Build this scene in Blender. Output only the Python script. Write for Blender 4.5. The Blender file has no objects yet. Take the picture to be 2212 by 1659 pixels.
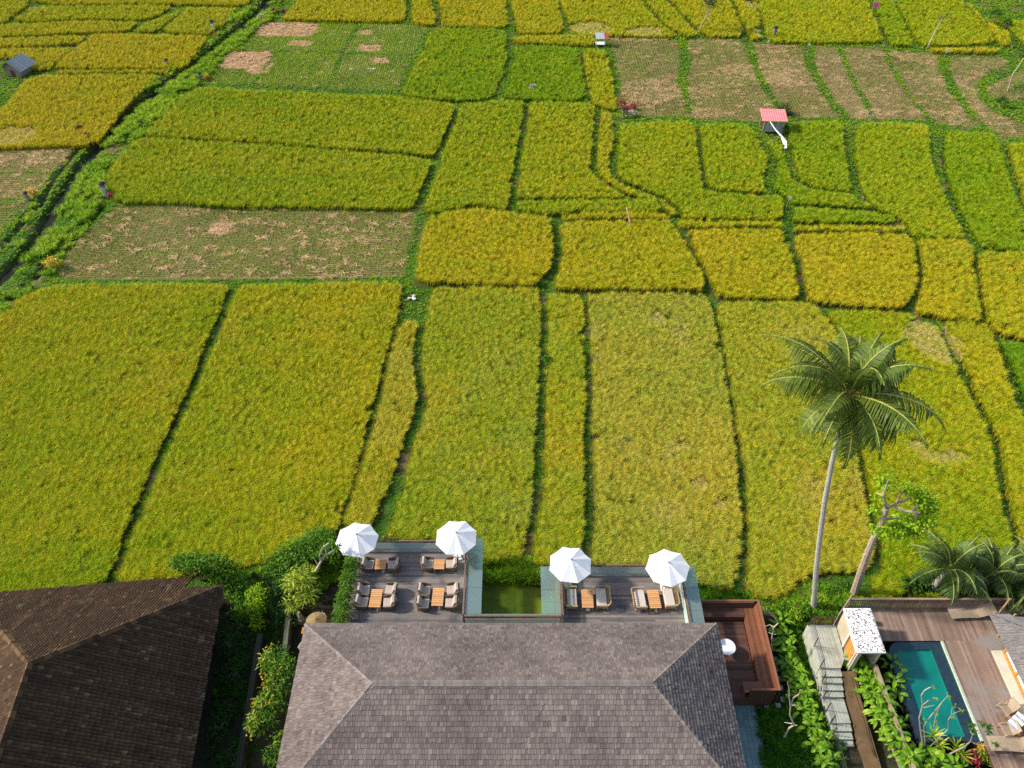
import bpy, bmesh, random
import numpy as np
from math import sin, cos, tan, pi, radians, atan2, sqrt, hypot, floor
from mathutils import Vector, Matrix
random.seed(7); RNG = np.random.default_rng(11)
SC = bpy.context.scene; COL = SC.collection
# ---------------- camera, world, sun, exposure ----------------
H = 46.0; PT = radians(44.2); FP = 1789.0
cd = bpy.data.cameras.new('camera'); cam = bpy.data.objects.new('camera', cd); COL.objects.link(cam)
cam.location = (0, 0, H); cam.rotation_euler = (radians(90) - PT, 0, 0)
cd.sensor_width = 36; cd.lens = 36 * FP / 2212; cd.clip_end = 3000; cd.clip_start = 0.5
SC.camera = cam
SUN_EL = radians(37)
sdir = Vector((-0.99 * cos(SUN_EL), 0.14 * cos(SUN_EL), sin(SUN_EL))).normalized()
w = bpy.data.worlds.new('World'); SC.world = w; w.use_nodes = True
nt = w.node_tree; bg = nt.nodes['Background']
sky = nt.nodes.new('ShaderNodeTexSky'); sky.sky_type = 'NISHITA'; sky.sun_disc = False
sky.sun_elevation = SUN_EL; sky.sun_rotation = atan2(sdir.x, sdir.y); sky.air_density = 1.3; sky.dust_density = 2.0
nt.links.new(sky.outputs[0], bg.inputs[0]); bg.inputs[1].default_value = 0.15
sl = bpy.data.lights.new('sun', 'SUN'); sl.energy = 3.9; sl.angle = radians(4); sl.color = (1.0, 0.95, 0.85)
so = bpy.data.objects.new('sun', sl); COL.objects.link(so); so.rotation_euler = sdir.to_track_quat('Z', 'Y').to_euler(); so.location = (-60, 40, 60)
SC.view_settings.view_transform = 'Standard'; SC.view_settings.look = 'None'; SC.view_settings.exposure = 0.66; SC.view_settings.gamma = 1
SC.cycles.max_bounces = 6; SC.cycles.transparent_max_bounces = 8; SC.cycles.use_denoising = False; SC.render.filter_size = 1.2

# ---------------- layout helpers: photograph plan (2212 px wide) -> world ----------------
def un(px, py, z=0.0):
    dx = px - 1106; dy = 829.5 - py
    dY = dy * sin(PT) + FP * cos(PT); dZ = dy * cos(PT) - FP * sin(PT)
    t = (z - H) / dZ
    return (dx * t, dY * t, z)
def uny(px, py, Y):
    dx = px - 1106; dy = 829.5 - py
    dY = dy * sin(PT) + FP * cos(PT); dZ = dy * cos(PT) - FP * sin(PT)
    t = Y / dY
    return (dx * t, Y, H + dZ * t)

# ---------------- mesh helpers ----------------
class MB:
    def __init__(s): s.v = []; s.f = []; s.a = []; s.val = 0.5
    def add(s, vs, fs, val=None):
        n = len(s.v); s.v += [tuple(p) for p in vs]; s.f += [tuple(i + n for i in f) for f in fs]
        s.a += [s.val if val is None else val] * len(fs)
    def box(s, x0, x1, y0, y1, z0, z1, val=None):
        s.add([(x0,y0,z0),(x1,y0,z0),(x1,y1,z0),(x0,y1,z0),(x0,y0,z1),(x1,y0,z1),(x1,y1,z1),(x0,y1,z1)],
              [(0,3,2,1),(4,5,6,7),(0,1,5,4),(1,2,6,5),(2,3,7,6),(3,0,4,7)], val)
    def rbox(s, x0, x1, y0, y1, z0, z1, b=0.02, val=None):
        # box with chamfered top edges
        s.add([(x0,y0,z0),(x1,y0,z0),(x1,y1,z0),(x0,y1,z0),(x0,y0,z1-b),(x1,y0,z1-b),(x1,y1,z1-b),(x0,y1,z1-b),
               (x0+b,y0+b,z1),(x1-b,y0+b,z1),(x1-b,y1-b,z1),(x0+b,y1-b,z1)],
              [(0,3,2,1),(0,1,5,4),(1,2,6,5),(2,3,7,6),(3,0,4,7),(4,5,9,8),(5,6,10,9),(6,7,11,10),(7,4,8,11),(8,9,10,11)], val)
    def beam(s, p, q, w, h=None, val=None, up=(0,0,1)):
        p = Vector(p); q = Vector(q); h = h or w; d = (q - p).normalized(); u = Vector(up)
        if abs(d.dot(u)) > 0.97: u = Vector((0, 1, 0))
        r = d.cross(u).normalized() * w / 2; t = r.cross(d).normalized() * h / 2
        vs = [p-r-t, p+r-t, p+r+t, p-r+t, q-r-t, q+r-t, q+r+t, q-r+t]
        s.add(vs, [(0,3,2,1),(4,5,6,7),(0,1,5,4),(1,2,6,5),(2,3,7,6),(3,0,4,7)][::1], val)
    def tube(s, pts, rad, n=6, val=None, cap=True):
        pts = [Vector(p) for p in pts]
        if not hasattr(rad, '__len__'): rad = [rad] * len(pts)
        vs = []; fs = []; u = Vector((1, 0.13, 0.05))
        for i, p in enumerate(pts):
            d = (pts[min(i+1, len(pts)-1)] - pts[max(i-1, 0)]).normalized()
            if abs(d.dot(u)) > 0.95: u = Vector((0.1, 1, 0.2))
            a = (u - d * u.dot(d)).normalized(); b = d.cross(a); u = a
            for k in range(n):
                t = 2 * pi * k / n; vs.append(p + (a * cos(t) + b * sin(t)) * rad[i])
        for i in range(len(pts) - 1):
            for k in range(n):
                fs.append((i*n+k, i*n+(k+1)%n, (i+1)*n+(k+1)%n, (i+1)*n+k))
        if cap: fs.append(tuple(range(n))[::-1]); fs.append(tuple((len(pts)-1)*n + k for k in range(n)))
        s.add(vs, fs, val)
    def lathe(s, prof, n=16, c=(0,0,0), val=None, caps=True):
        vs = []; fs = []
        for r, z in prof:
            for k in range(n):
                t = 2*pi*k/n; vs.append((c[0]+r*cos(t), c[1]+r*sin(t), c[2]+z))
        for i in range(len(prof)-1):
            for k in range(n): fs.append((i*n+k, i*n+(k+1)%n, (i+1)*n+(k+1)%n, (i+1)*n+k))
        if caps: fs.append(tuple(range(n))[::-1]); fs.append(tuple((len(prof)-1)*n+k for k in range(n)))
        s.add(vs, fs, val)
    def prism(s, pts, z0, z1, val=None):
        n = len(pts)
        s.add([(p[0],p[1],z0) for p in pts] + [(p[0],p[1],z1) for p in pts],
              [tuple(range(n))[::-1], tuple(range(n, 2*n))] + [(i, (i+1)%n, n+(i+1)%n, n+i) for i in range(n)], val)
    def rock(s, c, r, seed=0, val=None, n=7, m=5):
        rr = random.Random(seed); vs = [(c[0], c[1], c[2]-r[2])]; fs = []
        for i in range(1, m):
            ph = -pi/2 + pi*i/m
            for k in range(n):
                t = 2*pi*k/n; q = 1 + rr.uniform(-.18, .18)
                vs.append((c[0]+r[0]*cos(ph)*cos(t)*q, c[1]+r[1]*cos(ph)*sin(t)*q, c[2]+r[2]*sin(ph)*q))
        vs.append((c[0], c[1], c[2]+r[2]))
        for k in range(n): fs.append((0, 1+(k+1)%n, 1+k))
        for i in range(m-2):
            for k in range(n): fs.append((1+i*n+k, 1+i*n+(k+1)%n, 1+(i+1)*n+(k+1)%n, 1+(i+1)*n+k))
        b = 1+(m-2)*n
        for k in range(n): fs.append((b+k, b+(k+1)%n, len(vs)-1))
        s.add(vs, fs, val)
    def build(s, name, m, parent=None, smooth=False):
        me = bpy.data.meshes.new(name); me.from_pydata(s.v, [], s.f)
        at = me.attributes.new('v', 'FLOAT', 'FACE'); at.data.foreach_set('value', np.array(s.a, dtype=np.float32))
        if smooth: me.shade_smooth()
        o = bpy.data.objects.new(name, me); COL.objects.link(o)
        if m: me.materials.append(m)
        if parent:
            o.parent = parent
        return o
def qmesh(name, V, Fc, A, m, parent=None, smooth=False):
    """numpy quads -> object.  V (n,3), Fc (k,4), A (k,)"""
    me = bpy.data.meshes.new(name); k = len(Fc)
    me.vertices.add(len(V)); me.vertices.foreach_set('co', np.asarray(V, np.float32).ravel())
    me.loops.add(k*4); me.loops.foreach_set('vertex_index', np.asarray(Fc, np.int32).ravel())
    me.polygons.add(k); me.polygons.foreach_set('loop_start', np.arange(0, k*4, 4, dtype=np.int32))
    me.update(calc_edges=True)
    at = me.attributes.new('v', 'FLOAT', 'FACE'); at.data.foreach_set('value', np.asarray(A, np.float32))
    if smooth: me.shade_smooth()
    if m: me.materials.append(m)
    if name is None: return me
    o = bpy.data.objects.new(name, me); COL.objects.link(o)
    if parent: o.parent = parent
    return o
def empty(name, loc, rz=0):
    o = bpy.data.objects.new(name, None); COL.objects.link(o); o.location = loc; o.rotation_euler = (0, 0, rz); o.empty_display_size = 0.2
    return o
def tag(o, label=None, cat=None, group=None, kind=None):
    if label: o['label'] = label
    if cat: o['category'] = cat
    if group: o['group'] = group
    if kind: o['kind'] = kind
    return o
KIDS = {}
def dup(o, loc=None, rz=None, sc=None, label=None):
    c = o.copy(); COL.objects.link(c)
    if loc is not None: c.location = loc
    if rz is not None: c.rotation_euler = (0, 0, rz)
    if sc is not None: c.scale = (sc, sc, sc)
    if label: c['label'] = label
    for ch in [x for x in bpy.data.objects if x.parent == o]:
        d = ch.copy(); COL.objects.link(d); d.parent = c
        for g in [x for x in bpy.data.objects if x.parent == ch]:
            e = g.copy(); COL.objects.link(e); e.parent = d
    return c

# ---------------- materials ----------------
MATS = {}
def mat(name, c1, c2=None, rough=0.75, scale=3.0, attr=False, spec=0.3, bump=0.0, bscale=20, stretch=(1,1,1), transl=0.0, metal=0.0, c3=None, dirt=None, detail=5, world=False):
    m = bpy.data.materials.new(name); m.use_nodes = True; t = m.node_tree; N = t.nodes; L = t.links
    b = N['Principled BSDF']; b.inputs['Roughness'].default_value = rough; b.inputs['Specular IOR Level'].default_value = spec; b.inputs['Metallic'].default_value = metal
    tc = N.new('ShaderNodeNewGeometry' if world else 'ShaderNodeTexCoord'); out = tc.outputs['Position' if world else 'Object']
    mp = N.new('ShaderNodeMapping'); mp.inputs['Scale'].default_value = stretch; L.new(out, mp.inputs[0])
    no = N.new('ShaderNodeTexNoise'); no.inputs['Scale'].default_value = scale; no.inputs['Detail'].default_value = detail; L.new(mp.outputs[0], no.inputs[0])
    c2 = c2 or tuple(x * 0.7 for x in c1)
    r = N.new('ShaderNodeValToRGB'); e = r.color_ramp.elements
    e[0].position = 0.32 if not attr else 0.0; e[0].color = (*c1, 1); e[1].position = 0.68 if not attr else 1.0; e[1].color = (*c2, 1)
    if c3: q = e.new(0.5); q.color = (*c3, 1)
    if attr:
        an = N.new('ShaderNodeAttribute'); an.attribute_name = 'v'
        ma = N.new('ShaderNodeMath'); ma.operation = 'MULTIPLY_ADD'; ma.inputs[1].default_value = 0.5; L.new(no.outputs[0], ma.inputs[0])
        sb = N.new('ShaderNodeMath'); sb.operation = 'SUBTRACT'; sb.inputs[1].default_value = 0.25
        L.new(an.outputs['Fac'], ma.inputs[2]); L.new(ma.outputs[0], sb.inputs[0]); L.new(sb.outputs[0], r.inputs[0])
    else: L.new(no.outputs[0], r.inputs[0])
    colo = r.outputs[0]
    if dirt:
        n2 = N.new('ShaderNodeTexNoise'); n2.inputs['Scale'].default_value = dirt[1]; n2.inputs['Detail'].default_value = 6; L.new(out, n2.inputs[0])
        r2 = N.new('ShaderNodeValToRGB'); r2.color_ramp.elements[0].position = dirt[2]; r2.color_ramp.elements[1].position = dirt[2] + 0.12; L.new(n2.outputs[0], r2.inputs[0])
        mx = N.new('ShaderNodeMix'); mx.data_type = 'RGBA'; L.new(r2.outputs[0], mx.inputs[0]); L.new(colo, mx.inputs[6]); mx.inputs[7].default_value = (*dirt[0], 1); colo = mx.outputs[2]
    L.new(colo, b.inputs['Base Color'])
    if bump:
        n3 = N.new('ShaderNodeTexNoise'); n3.inputs['Scale'].default_value = bscale; L.new(mp.outputs[0], n3.inputs[0])
        bp = N.new('ShaderNodeBump'); bp.inputs['Strength'].default_value = bump; bp.inputs['Distance'].default_value = 0.05; L.new(n3.outputs[0], bp.inputs['Height']); L.new(bp.outputs[0], b.inputs['Normal'])
    if transl:
        tr = N.new('ShaderNodeBsdfTranslucent'); L.new(colo, tr.inputs[0]); ms = N.new('ShaderNodeMixShader'); ms.inputs[0].default_value = transl
        L.new(b.outputs[0], ms.inputs[1]); L.new(tr.outputs[0], ms.inputs[2]); L.new(ms.outputs[0], N['Material Output'].inputs[0])
    MATS[name] = m
    return m
def crop_mat(name, stops, pale=(0.62, 0.50, 0.26), transl=0.22, rough=0.6):
    """blade colour = ramp(instance tint + blade variation); 'pale' mixes to straw"""
    m = bpy.data.materials.new(name); m.use_nodes = True; t = m.node_tree; N = t.nodes; L = t.links
    b = N['Principled BSDF']; b.inputs['Roughness'].default_value = rough; b.inputs['Specular IOR Level'].default_value = 0.08
    a1 = N.new('ShaderNodeAttribute'); a1.attribute_type = 'INSTANCER'; a1.attribute_name = 'tint'
    a2 = N.new('ShaderNodeAttribute'); a2.attribute_name = 'v'
    a3 = N.new('ShaderNodeAttribute'); a3.attribute_type = 'INSTANCER'; a3.attribute_name = 'pale'
    ad = N.new('ShaderNodeMath'); ad.operation = 'MULTIPLY_ADD'; ad.inputs[1].default_value = 0.80; L.new(a2.outputs['Fac'], ad.inputs[0]); L.new(a1.outputs['Fac'], ad.inputs[2])
    sb = N.new('ShaderNodeMath'); sb.operation = 'SUBTRACT'; sb.inputs[1].default_value = 0.40; L.new(ad.outputs[0], sb.inputs[0])
    r = N.new('ShaderNodeValToRGB'); e = r.color_ramp.elements
    e[0].position = stops[0][0]; e[0].color = (*stops[0][1], 1); e[1].position = stops[-1][0]; e[1].color = (*stops[-1][1], 1)
    for p, c in stops[1:-1]: q = e.new(p); q.color = (*c, 1)
    L.new(sb.outputs[0], r.inputs[0])
    mx = N.new('ShaderNodeMix'); mx.data_type = 'RGBA'; L.new(a3.outputs['Fac'], mx.inputs[0]); L.new(r.outputs[0], mx.inputs[6]); mx.inputs[7].default_value = (*pale, 1)
    L.new(mx.outputs[2], b.inputs['Base Color'])
    tr = N.new('ShaderNodeBsdfTranslucent'); L.new(mx.outputs[2], tr.inputs[0]); ms = N.new('ShaderNodeMixShader'); ms.inputs[0].default_value = transl
    L.new(b.outputs[0], ms.inputs[1]); L.new(tr.outputs[0], ms.inputs[2]); L.new(ms.outputs[0], N['Material Output'].inputs[0])
    return m
M_RICE = crop_mat('rice leaves', [(0.0, (.095,.26,.006)), (0.25, (.200,.385,.008)), (0.5, (.345,.420,.010)), (0.75, (.52,.440,.014)), (1.0, (.67,.46,.024))])
M_GRASS = crop_mat('grass blades', [(0.0, (.018,.065,.004)), (0.35, (.065,.20,.008)), (0.7, (.19,.38,.010)), (1.0, (.36,.44,.02))], transl=0.2)
M_STRAW = crop_mat('cut straw', [(0.0, (.20,.12,.05)), (0.5, (.42,.26,.12)), (1.0, (.72,.46,.26))], transl=0.05)

# ---------------- crop clumps and scattering ----------------
PROTO = bpy.data.collections.new('crop sources')     # source meshes used by the stuff scatter
def clump(nm, n, h, spread, wid, bend, seed, m, segs=3, flat=False, tip=0.15):
    r = np.random.default_rng(seed); V = []; Fc = []; A = []
    for i in range(n):
        az = r.uniform(0, 2*pi); b0 = r.uniform(0, 0.06); ln = h * r.uniform(.72, 1.1); lean = r.uniform(0.15, 1.0) * spread
        ww = wid * r.uniform(.7, 1.2); d = np.array([cos(az), sin(az), 0]); s = np.array([-sin(az), cos(az), 0])
        base = d * b0; pts = []
        if flat:
            c = np.array([r.uniform(-.35,.35), r.uniform(-.25,.25), r.uniform(.02,.10)])
            for k in range(segs+1):
                u = k/segs - .5; pts.append(c + d*u*ln + s*(u*u-.1)*ln*r.uniform(-.5,.5) + np.array([0,0,.05*(1-4*u*u)]))
        else:
            for k in range(segs+1):
                u = k/segs; th = lean * u + bend * max(0, u-.45)**2 * 4 * r.uniform(.7, 1.2)
                if k == 0: p = base
                else: p = pts[-1] + (d*sin(th) + np.array([0,0,1])*cos(th)) * ln/segs
                pts.append(p)
        n0 = len(V); v = r.uniform(0, 1)
        for k, p in enumerate(pts):
            wk = ww * (1 - (1-tip) * (k/segs)**2) * .5; V += [p - s*wk, p + s*wk]
        for k in range(segs):
            Fc.append((n0+2*k, n0+2*k+1, n0+2*k+3, n0+2*k+2)); A.append(min(1, v + 0.12*k/segs))
    me = bpy.data.meshes.new(nm); k = len(Fc); V = np.array(V)
    me.vertices.add(len(V)); me.vertices.foreach_set('co', V.astype(np.float32).ravel())
    me.loops.add(k*4); me.loops.foreach_set('vertex_index', np.array(Fc, np.int32).ravel())
    me.polygons.add(k); me.polygons.foreach_set('loop_start', np.arange(0, k*4, 4, dtype=np.int32)); me.update(calc_edges=True)
    at = me.attributes.new('v', 'FLOAT', 'FACE'); at.data.foreach_set('value', np.array(A, np.float32)); me.materials.append(m)
    return me
def srccol(nm, meshes):
    c = bpy.data.collections.new(nm)
    for i, me in enumerate(meshes): o = bpy.data.objects.new(nm, me); c.objects.link(o)
    return c
C_RICE = srccol('rice_tuft', [clump('rice_tuft', 30, .92, .30, .021, .8, s, M_RICE) for s in range(6)])
C_LODGED = srccol('lodged_rice', [clump('lodged_rice', 26, .9, 1.6, .035, .6, 30+s, M_RICE) for s in range(4)])
C_GRASS = srccol('grass_tuft', [clump('grass_tuft', 34, .22, 1.0, .018, .8, 50+s, M_GRASS, segs=2) for s in range(5)])
C_TALL = srccol('tall_grass', [clump('tall_grass', 46, .9, .8, .032, 1.3, 70+s, M_GRASS, segs=3) for s in range(5)])
C_STUB = srccol('stubble_tuft', [clump('stubble_tuft', 11, .20, .6, .035, .2, 90+s, M_GRASS, segs=1, tip=.5) for s in range(4)])
C_STRAW = srccol('straw_wisp', [clump('straw_wisp', 12, .8, 0, .05, 0, 110+s, M_STRAW, segs=3, flat=True) for s in range(6)])
def scatter_group(nm, col):
    g = bpy.data.node_groups.new(nm, 'GeometryNodeTree'); g.interface.new_socket('Geometry', in_out='INPUT', socket_type='NodeSocketGeometry'); g.interface.new_socket('Geometry', in_out='OUTPUT', socket_type='NodeSocketGeometry')
    N = g.nodes; L = g.links; i = N.new('NodeGroupInput'); o = N.new('NodeGroupOutput'); ip = N.new('GeometryNodeInstanceOnPoints')
    ci = N.new('GeometryNodeCollectionInfo'); ci.inputs['Collection'].default_value = col; ci.inputs['Separate Children'].default_value = True; ci.inputs['Reset Children'].default_value = True
    def na(n, ty):
        a = N.new('GeometryNodeInputNamedAttribute'); a.data_type = ty; a.inputs[0].default_value = n; return a.outputs[0]
    L.new(i.outputs[0], ip.inputs['Points']); L.new(ci.outputs[0], ip.inputs['Instance']); ip.inputs['Pick Instance'].default_value = True
    L.new(na('rot', 'FLOAT_VECTOR'), ip.inputs['Rotation']); L.new(na('scl', 'FLOAT_VECTOR'), ip.inputs['Scale'])
    L.new(ip.outputs[0], o.inputs[0])
    return g
G = {k: scatter_group(k, c) for k, c in dict(rice=C_RICE, lodged=C_LODGED, grass=C_GRASS, tall=C_TALL, stubble=C_STUB, straw=C_STRAW).items()}
def scatter(name, kind, P, tint, pale, scl, rz, lean=None, parent=None):
    n = len(P)
    if n == 0: return None
    me = bpy.data.meshes.new(name); me.vertices.add(n); me.vertices.foreach_set('co', P.astype(np.float32).ravel())
    def at(nm, ty, arr, f='value'):
        a = me.attributes.new(nm, ty, 'POINT'); a.data.foreach_set(f, np.asarray(arr, np.float32).ravel())
    at('tint', 'FLOAT', np.broadcast_to(tint, n)); at('pale', 'FLOAT', np.broadcast_to(pale, n))
    s = np.broadcast_to(scl, n); at('scl', 'FLOAT_VECTOR', np.stack([s, s, s * RNG.uniform(.92, 1.08, n)], 1), 'vector')
    ln = np.zeros((n, 2)) if lean is None else lean
    at('rot', 'FLOAT_VECTOR', np.stack([ln[:, 0], ln[:, 1], rz], 1), 'vector')
    o = bpy.data.objects.new(name, me); COL.objects.link(o); md = o.modifiers.new('scatter', 'NODES'); md.node_group = G[kind]
    if parent: o.parent = parent
    return o
_lat = np.random.default_rng(5).uniform(0, 1, (256, 256))
def vnoise(x, y, s, off=0):
    x = x / s + off * 17.3; y = y / s + off * 9.1; xi = np.floor(x).astype(int); yi = np.floor(y).astype(int); fx = x - xi; fy = y - yi
    fx = fx*fx*(3-2*fx); fy = fy*fy*(3-2*fy)
    g = lambda a, b: _lat[a % 256, b % 256]
    return (g(xi, yi)*(1-fx) + g(xi+1, yi)*fx)*(1-fy) + (g(xi, yi+1)*(1-fx) + g(xi+1, yi+1)*fx)*fy
def fbm(x, y, s, off=0): return .5*vnoise(x, y, s, off) + .3*vnoise(x, y, s/2.1, off+1) + .2*vnoise(x, y, s/4.7, off+2)
def inpoly(x, y, poly):
    r = np.zeros(len(x), bool); n = len(poly)
    for i in range(n):
        x0, y0 = poly[i][:2]; x1, y1 = poly[(i+1) % n][:2]
        if y0 == y1: continue
        c = (y0 > y) != (y1 > y); r ^= c & (x < (x1-x0)*(y-y0)/(y1-y0) + x0)
    return r
def smooth_poly(p):
    """Chaikin once, keeps corners fairly tight"""
    q = []; n = len(p)
    for i in range(n):
        a = p[i]; b = p[(i+1) % n]
        q.append((a[0]*.85+b[0]*.15, a[1]*.85+b[1]*.15)); q.append((a[0]*.15+b[0]*.85, a[1]*.15+b[1]*.85))
    return q
def dpoly(x, y, pl):
    d = np.full(len(x), 1e9)
    for i in range(len(pl)-1):
        ax, ay = pl[i][:2]; bx, by = pl[i+1][:2]; vx, vy = bx-ax, by-ay; L2 = vx*vx+vy*vy+1e-9
        t = np.clip(((x-ax)*vx+(y-ay)*vy)/L2, 0, 1); d = np.minimum(d, np.hypot(x-ax-t*vx, y-ay-t*vy))
    return d
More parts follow.
